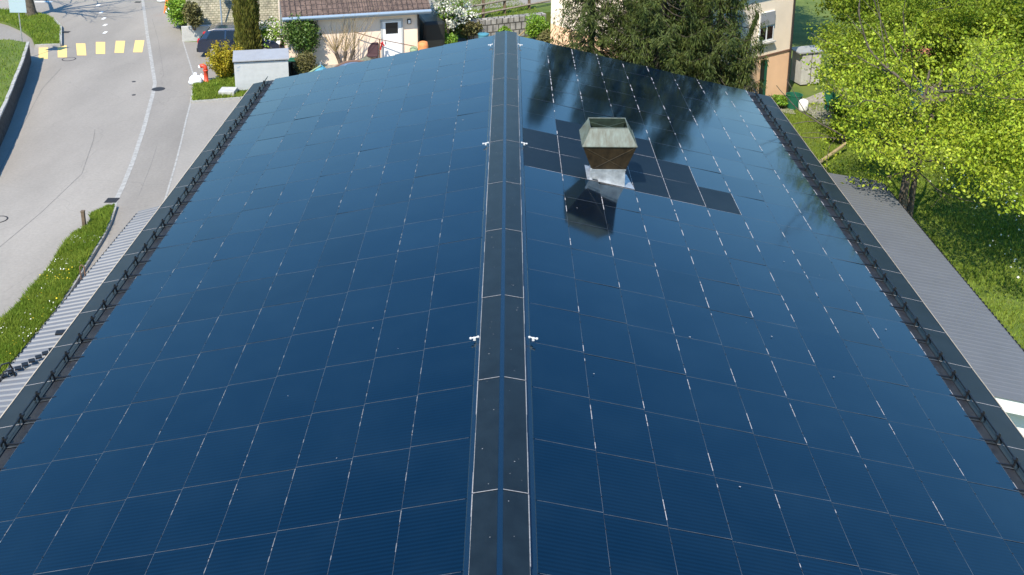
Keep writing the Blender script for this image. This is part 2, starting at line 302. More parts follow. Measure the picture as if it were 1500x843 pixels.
def ribbon(name, pts, w, z, m, seg=None, h=None):
    b = MB()
    for i in range(len(pts)-1):
        p, q = Vector(pts[i][:2]), Vector(pts[i+1][:2]); t = (q-p).normalized(); n = Vector((-t.y, t.x))*w/2; L_ = (q-p).length; k = max(1, int(L_/seg)) if seg else 1
        for s in range(k):
            a = p.lerp(q, s/k)+t*.006; c = p.lerp(q, (s+1)/k)-t*.006
            if h: b.prism([a-n, c-n, c+n, a+n], -.05, z+h)
            else: b.add([(*(a-n), z), (*(c-n), z), (*(c+n), z), (*(a+n), z)], [(0, 1, 2, 3)])
    return b.obj(name, m)
struct(ribbon('kerb_strip', A, .17, .008, 'kerbd', seg=.6))
struct(ribbon('drain_channel', B_[3:], .07, .009, 'kerbd', seg=.5))
ts = MB()
for pts in (((-20, 376), (0, 362), (60, 312), (120, 255), (137, 205), (139, 190)), ((223, 28), (232, 60), (240, 112)), ((230, 214), (222, 240), (203, 288)), ((0, 250), (30, 190), (62, 130), (90, 100))):
    L_ = px(pts)
    for u, v in zip(L_[:-1], L_[1:]):
        t_ = (v-u).normalized(); n_ = Vector((-t_.y, t_.x, 0))*.007; ts.add([(q.x, q.y, .0065) for q in (u-n_, v-n_, v+n_, u+n_)], [(0, 1, 2, 3)])
struct(ts.obj('tar_seam', 'tar'))
z_ = MB()
for x, y, sk in ((238, 292, -1), (342, 284, 1), (446, 273, 3), (552, 265, 0), (658, 259, -4), (762, 256, -6)):
    q = [G((x+a*25.5+e*sk)/3.75, (y+e*33)/3.75) for a, e in ((-1, 1), (1, 1), (1, -1), (-1, -1))]; z_.add([(v.x, v.y, .006) for v in q], [(0, 1, 2, 3)])
struct(z_.obj('crosswalk', 'yellow'))
d = MB()
for x, y in ((154, 48), (154, 37), (152, 27.5), (148.5, 18.5), (144, 8), (141, -2)):
    c = G(x, y); d.box((c.x, c.y, .005), (.17, .42, .004))
struct(d.obj('centre_line', 'wpaint'))
d = MB(); a, c = G(52, 2.5), G(76, 3.5); d.box((a+c)/2+Vector((0, 0, .005)), ((c-a).length, .22, .004)); struct(d.obj('lane_marking', 'wpaint'))

# ------------------------------------------------------------------ retaining wall, bank, island, verge
WH = 1.05
wt = [G(x, y, WH) for x, y in ((43, 61), (34, 90), (24, 114), (16.5, 134), (8, 154), (0, 171), (-14, 200), (-34, 235))]
cap_, body = MB(), MB()
def outl(pts, w):
    L_ = [Vector(p[:2]) for p in pts]; o = []
    for i, p in enumerate(L_):
        t = (L_[min(i+1, len(L_)-1)]-L_[max(i-1, 0)]).normalized(); o.append(p+Vector((t.y, -t.x))*w)
    return L_, o
t1, t2 = outl(wt, .13)
if t2[0].x > t1[0].x: t2 = outl(wt, -.13)[1]
for i in range(len(t1)-1):
    n = 4
    for k in range(n):
        a, c, e, g = t1[i].lerp(t1[i+1], k/n), t1[i].lerp(t1[i+1], (k+1)/n-.02), t2[i].lerp(t2[i+1], (k+1)/n-.02), t2[i].lerp(t2[i+1], k/n)
        cap_.prism([a, c, e, g], WH-.10, WH+random.uniform(-.02, .02))
    body.prism([t1[i]+Vector((-.02, 0)), t1[i+1]+Vector((-.02, 0)), t2[i+1], t2[i]], -.1, WH-.10)
rw = thing('retaining_wall', 'dark stone retaining wall curving along the left edge of the road below the grass bank', 'wall')
body.obj('wall_face', 'darkstone', rw); cap_.obj('coping', 'stone', rw)
bank = [tuple(p) for p in t2]+[(-60, 35)]+[(-60, 51.5)]+[tuple(G(x, y, WH)[:2]) for x, y in ((-40, 46), (0, 57), (16, 57))]
bk = MB(); bk.prism(bank, -.1, WH-.05); struct(bk.obj('grass_bank', 'gbase'))
grass('bank_grass', [p for p in bank if 1], WH-.06, 90000, .13, 'blade')
isl = [tuple(G(x/7.03, y/7.03, .15)[:2]) for x, y in ((625, 455), (625, 268), (560, 200), (490, 155), (380, 130), (260, 112), (60, 100), (-300, 85), (-300, 180), (0, 218), (80, 238), (220, 300), (320, 370), (352, 440), (360, 465))]
ib = MB(); ib.prism(isl, -.05, .14); struct(ib.obj('grass_island', 'gbase')); grass('island_grass', isl, .13, 30000, .13, 'blade')
struct(ribbon('island_kerb', [(*p, 0) for p in isl[:3]]+[], .12, .0, 'stone', seg=1, h=.17)); struct(ribbon('island_front_kerb', [(*isl[-1], 0), (*isl[0], 0)], .12, .0, 'stone', seg=1, h=.17))
ph = [tuple(G(x/7.03, y/7.03)[:2]) for x, y in ((-300, 300), (-300, 175), (0, 218), (80, 238), (220, 300), (320, 370), (352, 440), (345, 560), (250, 560))]
p_ = MB(); p_.add([(x, y, .005) for x, y in ph], [tuple(range(len(ph)))]); struct(p_.obj('footpath', 'walk'))
ver = px([(168, 301), (157, 303), (144, 310), (133, 319), (136, 326), (126, 336), (108, 343), (92, 365), (48, 425), (0, 477), (-60, 545), (-130, 640), (-80, 640), (-30, 580), (0, 552), (78, 459), (101, 425), (149, 347), (160, 325)], .10)
ver = [tuple(p[:2]) for p in ver]
vb = MB(); vb.prism(ver, -.05, .10); struct(vb.obj('verge', 'gbase')); grass('verge_grass', ver, .09, 130000, .15, 'blade')
vc = [(*p, 0) for p in ver]
struct(ribbon('verge_kerb', vc[6:12], .13, .0, 'stone', seg=1, h=.115)); struct(ribbon('verge_back_kerb', vc[13:]+vc[:1], .16, .0, 'stone', seg=1, h=.118))
struct(ribbon('verge_tip_kerb', vc[0:4], .09, .0, 'iron', h=.125))
fl = np.array([G(x, y, .22)[:] for x, y in zip(rng.uniform(0, 150, 150), rng.uniform(330, 545, 150))]); fl = fl[inpoly(fl, ver)]
fl2 = np.repeat(fl[:70], 7, 0)+rng.normal(0, .10, (len(fl[:70])*7, 3))*[1, 1, .25]; k = len(fl2)
U, V = leafaxes(k, .022, 0, .9); sel = (np.arange(k)//7) % 3 == 0
struct(cards('daisy_flowers', 'petal', fl2[~sel], U[~sel], V[~sel]), 'stuff'); struct(cards('dandelion_flowers', 'dandelion', fl2[sel], U[sel], V[sel]), 'stuff')
gp = [tuple(G(x, y)[:2]) for x, y in ((281, 151), (284, 126), (305, 124), (330, 112), (372, 112), (400, 140), (352, 145))]
gb = MB(); gb.prism(gp, -.05, .08); struct(gb.obj('grass_patch', 'gbase')); grass('patch_grass', gp, .07, 16000, .16, 'blade')
struct(ribbon('patch_kerb', [(*gp[0], 0), (*gp[-1], 0), (*gp[-2], 0)], .1, 0, 'stone', h=.09)); struct(ribbon('patch_side_kerb', [(*gp[1], 0), (*gp[0], 0)], .1, 0, 'stone', h=.095))

# street hardware flush with the road
def cover(name, x, y, r, label, cat, ring=False, group=None):
    p = G(x, y); b = MB()
    if ring:
        b.lathe([(r, .0), (r, .010), (r-.05, .010), (r-.05, .0)], (p.x, p.y, 0), 28); b.lathe([(r-.051, 0), (r-.051, .0075)], (p.x, p.y, 0), 28, 1); o = b.obj(name, ['iron', 'asphalt'])
    else: b.lathe([(r, .0), (r, .012), (r-.04, .014)], (p.x, p.y, 0), 28); o = b.obj(name, 'iron')
    return tag(o, label, cat, group)
cover('manhole_cover', 232, 131, .30, 'dark iron manhole cover on the kerb strip beside the pavement', 'manhole cover')
cover('manhole_cover', 101, 87, .34, 'thin ringed manhole cover just below the yellow crossing stripes', 'manhole cover', True)
cover('manhole_cover', -2, 322, .30, 'ringed manhole cover in the road at the left edge of the picture', 'manhole cover', True)
def grate(x, y, sx, sy, label):
    p = G(x, y); b = MB(); b.box((p.x, p.y, .008), (sx, sy, .008)); 
    for k in range(5): b.box((p.x-sx/2+sx*(k+.5)/5, p.y, .015), (sx*.09, sy*.86, .008))
    return tag(b.obj('drain_grate', 'iron'), label, 'drain grate')
grate(164, 294, .42, .42, 'rusty drain grate at the tip of the grass verge'); grate(97, 47.5, .35, .35, 'dark drain grate beside the kerb of the grass island'); grate(202, 3.5, .35, .3, 'dark drain grate on the far side road near the kerb strip')
for y, l in ((120, 'small dark valve cover in the road, the farther of two left of the manhole'), (139.5, 'small dark valve cover in the road, the nearer of two left of the manhole')):
    p = G(196, y); b = MB(); b.lathe([(.09, 0), (.09, .01), (.07, .012)], (p.x, p.y, 0), 16); tag(b.obj('valve_cover', 'iron'), l, 'valve cover', 'valve covers in the road')

# ------------------------------------------------------------------ the hall and its solar roof
YB, YF = D0-5*PL, 35.35
def SPt(side, u, y, off=0):
    s = SL if side < 0 else SR
    return Vector((side*(u*math.cos(s)+off*math.sin(s)), y, ZR-u*math.sin(s)+off*math.cos(s)))
hall = thing('hall_building', 'long hall with a pitched roof covered in dark blue solar panels', 'building')
UEL, UER = 8.70, 9.22
wb = MB(); xl, xr = -7.9, 8.35; zl, zr_ = 4.42, 4.12
wb.add([(xl, YB+.4, -.05), (xr, YB+.4, -.05), (xr, YB+.4, zr_-.15), (0, YB+.4, ZR-.2), (xl, YB+.4, zl-.15), (xl, YF-.4, -.05), (xr, YF-.4, -.05), (xr, YF-.4, zr_-.15), (0, YF-.4, ZR-.2), (xl, YF-.4, zl-.15)],
       [(0, 1, 2, 3, 4), (9, 8, 7, 6, 5), (0, 4, 9, 5), (1, 6, 7, 2)]); wb.obj('wall', 'wall', hall)
GRID = {}
for side, s, w0, ww, ue in ((-1, SL, W0L, WL, UEL), (1, SR, W0R, WR, UER)):
    sb = MB()
    q = [SPt(side, .02, YB, -.02), SPt(side, ue, YB, -.02), SPt(side, ue, YF, -.02), SPt(side, .02, YF, -.02)]; q2 = [p-Vector((0, 0, .16)) for p in q]
    sb.add(q+q2, [(0, 1, 2, 3), (7, 6, 5, 4), (0, 4, 5, 1), (1, 5, 6, 2), (2, 6, 7, 3), (3, 7, 4, 0)])
    slope_o = sb.obj('roof_slope', 'deck', hall); GRID[side] = slope_o
    uend = w0+9*ww
    # black snow board under the rail, dark eave slates, drip edge
    nb = 23
    bb = MB()
    for k in range(46):
        y0_, y1_ = YB+k*.65+.02, YB+(k+1)*.65-.02
        if y1_ > YF: break
        vs = [SPt(side, uend-.02, y0_, .004), SPt(side, uend+.30, y0_, .012), SPt(side, uend+.30, y1_, .012), SPt(side, uend-.02, y1_, .004)]
        bb.add(vs, [(0, 1, 2, 3)]); bb.add([SPt(side, uend-.0, y0_-.02, .008), SPt(side, uend+.30, y0_-.02, .016), SPt(side, uend+.30, y0_, .016), SPt(side, uend, y0_, .008)], [(0, 1, 2, 3)], 1)
    bb.obj('snow_board', ['board', 'joint'], slope_o)
    for k in range(24):
        y0_, y1_ = D0+(k-5)*PL+.006, min(D0+(k-4)*PL-.006, YF)
        if y1_-y0_ < .1: continue
        e = MB(); u_0, u_1 = uend+.26, ue
        vs = [SPt(side, u_0, y0_, .02), SPt(side, u_1, y0_, .02), SPt(side, u_1, y1_, .02), SPt(side, u_0, y1_, .02)]; lo = [p-Vector((0, 0, .012)) for p in vs]
        e.add(vs+lo, [(0, 1, 2, 3), (7, 6, 5, 4), (0, 4, 5, 1), (1, 5, 6, 2), (2, 6, 7, 3), (3, 7, 4, 0)])
        e.add([SPt(side, u_0+.01, y0_-.006, .022), SPt(side, u_1, y0_-.006, .022), SPt(side, u_1, y0_+.006, .022), SPt(side, u_0+.01, y0_+.006, .022)], [(0, 1, 2, 3)], 1)
        e.obj('eave_slate', ['eave', 'edge'], slope_o)
    g = MB()
    for k in range(24):
        y0_, y1_ = D0+(k-5)*PL+.004, min(D0+(k-4)*PL-.004, YF)
        if y1_-y0_ < .05: continue
        o_ = random.uniform(-.004, .004)
        g.add([SPt(side, ue+.004, y0_, .026+o_), SPt(side, ue+.035, y0_, .02+o_), SPt(side, ue+.035, y1_, .02-o_), SPt(side, ue+.004, y1_, .026-o_), SPt(side, ue+.035, y0_, -.13), SPt(side, ue+.035, y1_, -.13)], [(0, 1, 2, 3), (1, 4, 5, 2)])
    g.obj('drip_edge', 'drip', slope_o)
    # snow guard
    sg = MB(); ur = uend+.27
    for off in (.10, .155): sg.tube([SPt(side, ur+(.155-off)*.9, YB, off), SPt(side, ur+(.155-off)*.9, YF+.02, off)], .014, 6)
    guard = sg.obj('snow_guard', 'blackmetal', slope_o)
    br = None
    for k in range(46):
        y = D0-5*PL+.05+k*.65
        if y > YF: break
        if br is None:
            q = MB()
            def bp(du, off, dy=0): return SPt(side, ur+du, dy, off)-SPt(side, ur, 0, 0)
            for dy in (-.022, .018):
                pass
            q.tube([bp(-.30, .02), bp(-.02, .05)], .016, 5); q.tube([bp(.0, .02), bp(.0, .205)], .020, 5); q.tube([bp(.085, .03), bp(.0, .19)], .016, 5)
            q.tube([bp(-.03, .155, -.03), bp(-.03, .155, .03)], .03, 6); q.tube([bp(.055, .10, -.03), bp(.055, .10, .03)], .03, 6)
            br = q.obj('guard_bracket', 'blackmetal', slope_o); o = br
        else: o = br.copy(); C.objects.link(o)
        o.location = SPt(side, ur, y, 0)
# solar panels: lower edge laps over the next panel down
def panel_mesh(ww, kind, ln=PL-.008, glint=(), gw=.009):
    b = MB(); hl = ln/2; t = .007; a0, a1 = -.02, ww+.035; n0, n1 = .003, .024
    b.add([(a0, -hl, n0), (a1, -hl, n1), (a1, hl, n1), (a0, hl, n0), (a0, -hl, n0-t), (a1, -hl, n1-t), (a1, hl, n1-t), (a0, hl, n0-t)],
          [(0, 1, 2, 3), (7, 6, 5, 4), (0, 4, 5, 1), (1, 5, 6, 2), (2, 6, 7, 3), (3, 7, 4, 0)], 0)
    for p, q in glint: b.add([(a1-.002, p, n1+.0015), (a1+gw, p, n1+.0015), (a1+gw, q, n1+.0015), (a1-.002, q, n1+.0015)], [(0, 1, 2, 3)], 1)  # glints painted as short pale strips along the lower edge
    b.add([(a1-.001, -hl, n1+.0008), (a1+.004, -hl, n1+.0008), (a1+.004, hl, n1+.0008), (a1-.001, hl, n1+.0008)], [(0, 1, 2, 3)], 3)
    if kind != 'blank' or 1:
        for y in (-hl*.52, hl*.52): b.box((a1+.006, y, n1+.002), (.016, .014, .009), 2)
    # joint profile along one short side
    b.add([(a0+.05, -hl-.007, n0+.001), (a1, -hl-.007, n1+.0012), (a1, -hl+.004, n1+.0012), (a0+.05, -hl+.004, n0+.001)], [(0, 1, 2, 3)], 3)
    return b
VAR = {}
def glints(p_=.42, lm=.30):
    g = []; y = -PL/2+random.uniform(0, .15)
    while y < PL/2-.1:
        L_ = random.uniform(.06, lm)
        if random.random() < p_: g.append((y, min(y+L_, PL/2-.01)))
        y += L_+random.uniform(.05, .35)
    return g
BL = {(9, i) for i in range(6)} | {(10, i) for i in range(5)} | {(11, 1), (11, 2), (11, 3)}
cells = []
for side, w0, ww in ((-1, W0L, WL), (1, W0R, WR)):
    for j in range(-5, 18):
        for i in range(9): cells.append((side, j, i, w0+i*ww, D0+(j+.5)*PL, ww))
def area(c):
    side, j, i, u, y, ww = c; q = [proj(SPt(side, u+a*ww, y+e*PL/2)) for a, e in ((0, -1), (1, -1), (1, 1), (0, 1))]
    q = [(min(max(x, 0), 1500), min(max(v, 0), 843)) for x, v in q]
    return abs(sum(q[k][0]*q[(k+1) % 4][1]-q[(k+1) % 4][0]*q[k][1] for k in range(4)))/2
solar = [c for c in cells if not (c[0] > 0 and (c[1], c[2]) in BL)]; solar.sort(key=area, reverse=True); big = set(c[:3] for c in solar[:100])
PM = {}
for side, ww in ((-1, WL), (1, WR)):
    for k in range(7):
        o = panel_mesh(ww, 'solar', glint=glints(*((.26, .24) if side < 0 else (.5, .42)))).obj('solar_panel', ['glass', 'glint2' if side < 0 else 'edge', 'hook', 'joint'], GRID[side]); PM[side, k] = o
used = set(); field = {-1: MB(), 1: MB()}
for c in cells:
    side, j, i, u, y, ww = c; s = SL if side < 0 else SR
    tl = Matrix.Rotation(random.gauss(0, .0025), 4, 'X') @ Matrix.Rotation(random.gauss(0, .0028), 4, 'Y')
    M_ = Matrix.Translation(SPt(side, u, y, .006)) @ (Matrix.Rotation(math.pi, 4, 'Z') if side < 0 else Matrix()) @ Matrix.Rotation(s, 4, 'Y') @ tl
    if side > 0 and (j, i) in BL:
        o = panel_mesh(ww, 'blank', glint=[(-.63, -.45), (-.40, .1), (.15, .62)]).obj('blank_panel', ['blank', 'edge', 'hook', 'edge'], GRID[side]); o.matrix_world = M_; o['label'] = 'matt dark panel beside the chimney'; continue
    if (side, j, i) in big:
        k = random.randrange(7); o = PM[side, k]
        if (side, k) in used: o = o.copy(); C.objects.link(o)
        used.add((side, k)); o.matrix_world = M_
    else:
        pm = panel_mesh(ww, 'solar', glint=glints(*((.26, .22) if side < 0 else (.55, .42))), gw=.010+.0011*max(0, j-3)); f_ = field[side]; off = len(f_.v)
        f_.v += [tuple(M_ @ Vector(v)) for v in pm.v]; f_.f += [tuple(q+off for q in ff) for ff in pm.f]; f_.mi += pm.mi
for side in (-1, 1):
    o = field[side].obj('solar_panel_field', ['glass', 'glint2' if side < 0 else 'edge', 'hook', 'joint'], GRID[side]); o['kind'] = 'stuff'
    for k in range(7):
        if (side, k) not in used: bpy.data.objects.remove(PM[side, k])
for side, ue in ((-1, 7.7), (1, 8.0)):                             # dried droppings and specks on the glass
    b = MB()
    for k in range(15):
        u, y, r = random.uniform(.6, ue), random.uniform(11, 34), random.uniform(.005, .015); n_ = 7
        vs = [SPt(side, u+r*math.cos(q*6.283/n_)*random.uniform(.6, 1.6), y+r*math.sin(q*6.283/n_)*random.uniform(.6, 1.2), .036) for q in range(n_)]; b.add(vs, [tuple(range(n_))])
    o = b.obj('droppings', 'edge', GRID[side]); o['kind'] = 'stuff'
# ridge caps
rf = MB()
for side, w0 in ((-1, W0L), (1, W0R)):
    rf.add([SPt(side, .2, YB, .02), SPt(side, w0-.005, YB, .028), SPt(side, w0-.005, YF, .028), SPt(side, .2, YF, .02)], [(0, 1, 2, 3)])
    rf.add([SPt(side, w0-.005, YB, .028), SPt(side, w0+.012, YB, .006), SPt(side, w0+.012, YF, .006), SPt(side, w0-.005, YF, .028)], [(0, 1, 2, 3)])
rf.obj('ridge_flashing', 'flash', hall)
seams = [G(738, y, ZR+.10).y for y in (717, 552, 432, 335, 266, 205, 153, 114, 78)]; st = (seams[-1]-seams[0])/8
ys = [seams[0]-st*k for k in range(3, 0, -1)]; ys = [y for y in ys if y > YB]+seams+[YF+.02]; ys = [YB-.0]+ys
for a, c in zip(ys[:-1], ys[1:]):
    b = MB()
    for side in (-1, 1):
        hw = .355; u1, u2 = .035, hw
        def q(u, y, off=0): return Vector((side*u, y, ZR+.095-u*.19+off))
        y0_, y1_ = a+.012, c-.004
        b.add([q(u1, y0_), q(u2, y0_), q(u2, y1_), q(u1, y1_), q(u2, y0_, -.05), q(u2, y1_, -.05), q(u1, y0_, -.05)], [(0, 1, 2, 3), (1, 4, 5, 2), (0, 6, 4, 1)], 0)
        b.add([q(u1, y0_-.004, .002), q(u2+.004, y0_-.004, .002), q(u2+.004, y0_+.010, .002), q(u1, y0_+.010, .002)], [(0, 1, 2, 3)], 1)
        for k in range(6):
            f0, f1 = k/6, (k+1)/6; wd = random.choice((.003, .006, .009, .012))
            b.add([q(u2-.001, y0_+(y1_-y0_)*f0, .002), q(u2+wd, y0_+(y1_-y0_)*f0, -.001), q(u2+wd, y0_+(y1_-y0_)*f1, -.001), q(u2-.001, y0_+(y1_-y0_)*f1, .002)], [(0, 1, 2, 3)], 1)
        for k in range(5):                                          # lichen and droppings
            u = random.uniform(.08, .32); y = random.uniform(y0_, y1_); r = random.uniform(.003, .008)
            b.add([q(u-r, y-r, .0015), q(u+r, y-r, .0015), q(u+r, y+r, .0015), q(u-r, y+r, .0015)], [(0, 1, 2, 3)], 1)
    b.add([(-.035, a+.002, ZR+.082), (.035, a+.002, ZR+.082), (.035, c, ZR+.082), (-.035, c, ZR+.082)], [(0, 1, 2, 3)], 2)
    b.obj('ridge_cap', ['cap', 'edge3', 'flash'], hall)
for x, y in ((695, 499), (781, 499.5), (711.5, 213), (768, 213), (718.5, 68), (762, 68)):
    side = -1 if x < 738 else 1; p = G(x, y, ZR-.06); b = MB()
    sdir = Vector((side, .0, -.2)).normalized()
    b.box(p+Vector((0, 0, .03)), (.04, .04, .05)); b.tube([p-sdir*.062+Vector((0, 0, .055)), p+sdir*.062+Vector((0, 0, .05))], .011, 8)
    b.lathe([(.0, 0), (.021, .012), (.021, .032), (.0, .045)], p+sdir*.062+Vector((0, 0, .03)), 10); b.lathe([(.0, 0), (.02, .01), (.02, .03), (.0, .04)], p-sdir*.062+Vector((0, 0, .035)), 10)
    b.obj('roof_anchor', 'anchor', hall)
# gable verge trim
for side, ue in ((-1, UEL), (1, UER)):
    b = MB(); b.add([SPt(side, .3, YF-.05, -.006), SPt(side, ue, YF-.05, -.006), SPt(side, ue, YF+.012, -.006), SPt(side, .3, YF+.012, -.006), SPt(side, ue, YF+.012, -.18), SPt(side, .3, YF+.012, -.18)], [(0, 1, 2, 3), (3, 2, 4, 5)]); b.obj('verge_trim', 'glass', hall)
# chimney: silver neck, brown flared hood, patinated open top
chim = thing('chimney', 'square metal roof vent with brown flared hood and green open top', 'chimney'); del chim['label'], chim['category']; chim.parent = hall
x0, x1, yy0, yy1 = 2.03, 2.81, 23.77, 24.46
def rect(x0, x1, y0, y1, z): return [Vector((x0, y0, z)), Vector((x1, y0, z)), Vector((x1, y1, z)), Vector((x0, y1, z))]
def frus(b, A_, B2, mi=0):
    b.add(A_+B2, [(0, 1, 5, 4), (1, 2, 6, 5), (2, 3, 7, 6), (3, 0, 4, 7)], mi)
def zs(x): return ZR-x*math.tan(SR)
nk = MB(); lo = [Vector((x, y, zs(x)+.02)) for x, y in ((x0, yy0), (x1, yy0), (x1, yy1), (x0, yy1))]; frus(nk, lo, rect(x0, x1, yy0, yy1, 5.97))
nk.box(((x0+x1)/2, (yy0+yy1)/2, 5.965), (x1-x0+.03, yy1-yy0+.03, .03)); nk.box((x0-.02, yy0-.01, zs(x0)+.15), (.05, .03, .30))
nk.obj('vent_neck', 'galv', chim)
fl_ = MB(); fl_.add([SPt(1, (x0-.12)/math.cos(SR), yy0-.12, .034), SPt(1, (x1+.22)/math.cos(SR), yy0-.05, .034), SPt(1, (x1+.12)/math.cos(SR), yy1+.1, .034), SPt(1, (x0-.12)/math.cos(SR), yy1+.1, .034)], [(0, 1, 2, 3)]); fl_.obj('vent_flashing', 'galv', chim)
hd = MB(); frus(hd, rect(x0-.01, x1+.01, yy0-.01, yy1+.01, 5.98), rect(1.79, 3.02, 23.50, 24.62, 6.63))
for p, q in (((x0, yy0-.012, 5.98), (3.02, 23.495, 6.63)), ((x1, yy0-.012, 5.98), (1.79, 23.495, 6.63))):   # cross-broken sheet
    hd.tube([p, q], .006, 4)
hd.obj('vent_hood', 'copperb', chim)
tp = MB(); frus(tp, rect(1.78, 3.03, 23.49, 24.63, 6.632), rect(1.97, 2.84, 23.76, 24.47, 6.99))
frus(tp, rect(1.985, 2.825, 23.775, 24.455, 6.985), rect(1.85, 2.95, 23.60, 24.55, 6.66), 1); tp.add(rect(1.85, 2.95, 23.6, 24.55, 6.65), [(0, 1, 2, 3)], 1)
for k in range(4):
    R4 = rect(1.97, 2.84, 23.76, 24.47, 6.99); tp.tube([R4[k], R4[(k+1) % 4]], .013, 6); R5 = rect(1.78, 3.03, 23.49, 24.63, 6.635); tp.tube([R5[k], R5[(k+1) % 4]], .012, 6)
tp.tube([(1.98, 23.78, 6.9), (2.83, 24.45, 6.9)], .012, 5, 1); tp.tube([(2.83, 23.78, 6.9), (1.98, 24.45, 6.9)], .012, 5, 1)
tp.obj('vent_top', ['copper', 'copperin'], chim)

# ------------------------------------------------------------------ lean-to roofs beside the hall
def ribbed(name, m, inner0, inner1, outer0, outer1, pitch, h, parent, wd=.35):
    """sheet with trapezoid ribs running from the inner to the outer edge"""
    b = MB(); i0, i1, o0, o1 = [Vector(q) for q in (inner0, inner1, outer0, outer1)]; n = int((i1-i0).length/pitch); up = Vector((0, 0, h)); A_, B2 = [], []
    for k in range(n):
        for f_, e in ((0, 0), (.5, 0), (.6, 1), (.9, 1)):
            t = (k+f_)/n; A_.append(i0.lerp(i1, t)+up*e); B2.append(o0.lerp(o1, t)+up*e)
    A_.append(i1); B2.append(o1); k = len(A_)
    b.add(A_+B2, [(q, q+1, k+q+1, k+q) for q in range(k-1)])
    return b.obj(name, m, parent)
ct = thing('lean_to', 'low lean-to with pale ribbed metal roof between hall and grass verge', 'lean-to')
o1, o2 = G(203, 311, 2.5), G(0, 557, 2.5); ou0 = o2+(o2-o1)*.6; ou1 = o1
iz = 2.85; in0 = Vector((-7.95, ou0.y-.5, iz)); in1 = Vector((-7.95, ou1.y+1.0, iz))
ribbed('ribbed_roof', 'alu', in0, in1, ou0, ou1, .22, .03, ct)
e = MB(); n = 90
for k in range(n): 
    p = ou0.lerp(ou1, k/n); q = ou0.lerp(ou1, (k+.5)/n); e.box((p+q)/2+Vector((-.03, 0, -.03)), (.04, (q-p).length, .045))
e.box(ou0.lerp(ou1, .5)+Vector((0, 0, -.08)), (.05, (ou1-ou0).length, .05), M=Matrix.Rotation(-math.atan2((ou1-ou0).x, (ou1-ou0).y), 3, 'Z')); e.obj('foam_closure', 'hook', ct)
e = MB(); 
for k in range(7):
    p = ou0.lerp(ou1, .02+.96*k/6)+Vector((.12, 0, 0)); e.tube([(p.x, p.y, 0), (p.x, p.y, 2.42)], .05, 8)
e.obj('post', 'galv', ct)
wl = MB(); wl.box((-8.3, (in0.y+in1.y)/2, 1.2), (.12, in1.y-in0.y-1, 2.4)); wl.obj('back_wall', 'wall', ct)
# cable duct lying across the ribs and a vent box
a, c = G(86, 508, 2.76), G(6, 552, 2.56)
dk = thing('cable_duct', 'cable duct showing as a row of black squares across the pale ribbed roof', 'duct')
q = MB(); n = 9
for k in range(n):
    p = a.lerp(c, k/(n-1)); q.box((p.x, p.y, p.z+.02), (.13, .13, .03), M=Matrix.Rotation(.5, 3, 'Z'))
q.obj('duct_segments', 'hook', dk)
p = G(94, 487, 2.80); q = MB(); q.box((p.x, p.y, p.z), (.36, .16, .05), M=Matrix.Rotation(.15, 3, 'Z')); tag(q.obj('roof_vent', 'hook', bevel=.01), 'flat black vent on the pale ribbed roof close to the hall eave', 'vent')
ld = thing('ladder', 'top of a dark ladder with curved rails leaning on the lean-to edge at the left', 'ladder'); p = G(6, 553, 2.5)
for dx in (-.16, .16):
    q = MB(); d_ = Vector((.84, .54, 0)).normalized(); n_ = Vector((-.54, .84, 0)); base = p+n_*dx
    q.tube([base-d_*.75+Vector((0, 0, -2.5)), base-d_*.1+Vector((0, 0, .05)), base+Vector((0, 0, .22)), base+d_*.14+Vector((0, 0, .22)), base+d_*.2+Vector((0, 0, .05))], .02, 6); q.obj('rail', 'blackmetal', ld)
q = MB()
for k in range(8):
    z = -2.2+k*.3; t = (z+2.5)/2.55; cpt = p-d_*(.75-.65*t)+Vector((0, 0, z)); q.tube([cpt-n_*.16, cpt+n_*.16], .014, 6)
q.obj('rungs', 'blackmetal', ld)

ax = thing('annex', 'low white annex with a grey ribbed metal roof on the right of the hall', 'annex')
zo, zi = 2.5, 3.15; yn = G(1470, 585, 2.8).y; far_o = G(1291, 266, zo); far_i = G(1205, 250, zi)
far_i = Vector((8.7, far_i.y+.3, zi)); ri0 = Vector((8.7, yn, zi)); ro0 = Vector((11.62, yn, zo)); ro1 = Vector((far_o.x, far_o.y, zo))
ribbed('ribbed_roof', 'alur', ri0, far_i, ro0, ro1, .18, .006, ax)
e = MB(); n = int((ro1-ro0).length/.18)
for k in range(n):
    p = ro0.lerp(ro1, (k+.3)/n); e.box(p+Vector((.02, 0, -.01)), (.03, .08, .05)); e.box(p+Vector((.02, .05, -.025)), (.02, .14, .012))
e.obj('foam_closure', 'hook', ax)
e = MB(); e.box((ro0.x+.03, (ro0.y+ro1.y)/2, zo-.11), (.06, ro1.y-ro0.y, .14)); e.box((10.15, yn-.03, 2.70), (3.1, .05, .30), M=Matrix.Rotation(math.atan((zi-zo)/2.9), 3, 'Y')); e.obj('fascia', 'white', ax)
e = MB(); e.box((10.15, yn+.02, 2.865), (3.05, .22, .012), M=Matrix.Rotation(math.atan((zi-zo)/2.9), 3, 'Y')); e.obj('verge_flashing', 'alur', ax)
e = MB(); e.add([(8.4, yn+.35, -.05), (11.45, yn+.35, -.05), (11.45, yn+.35, 2.46), (8.4, yn+.35, 3.10), (8.4, ro1.y-.2, -.05), (11.45, ro1.y-.2, -.05), (11.45, ro1.y-.2, 2.46), (8.4, ro1.y-.2, 3.10)], [(0, 1, 2, 3), (4, 7, 6, 5), (1, 5, 6, 2), (0, 3, 7, 4)]); e.obj('wall', 'white', ax)

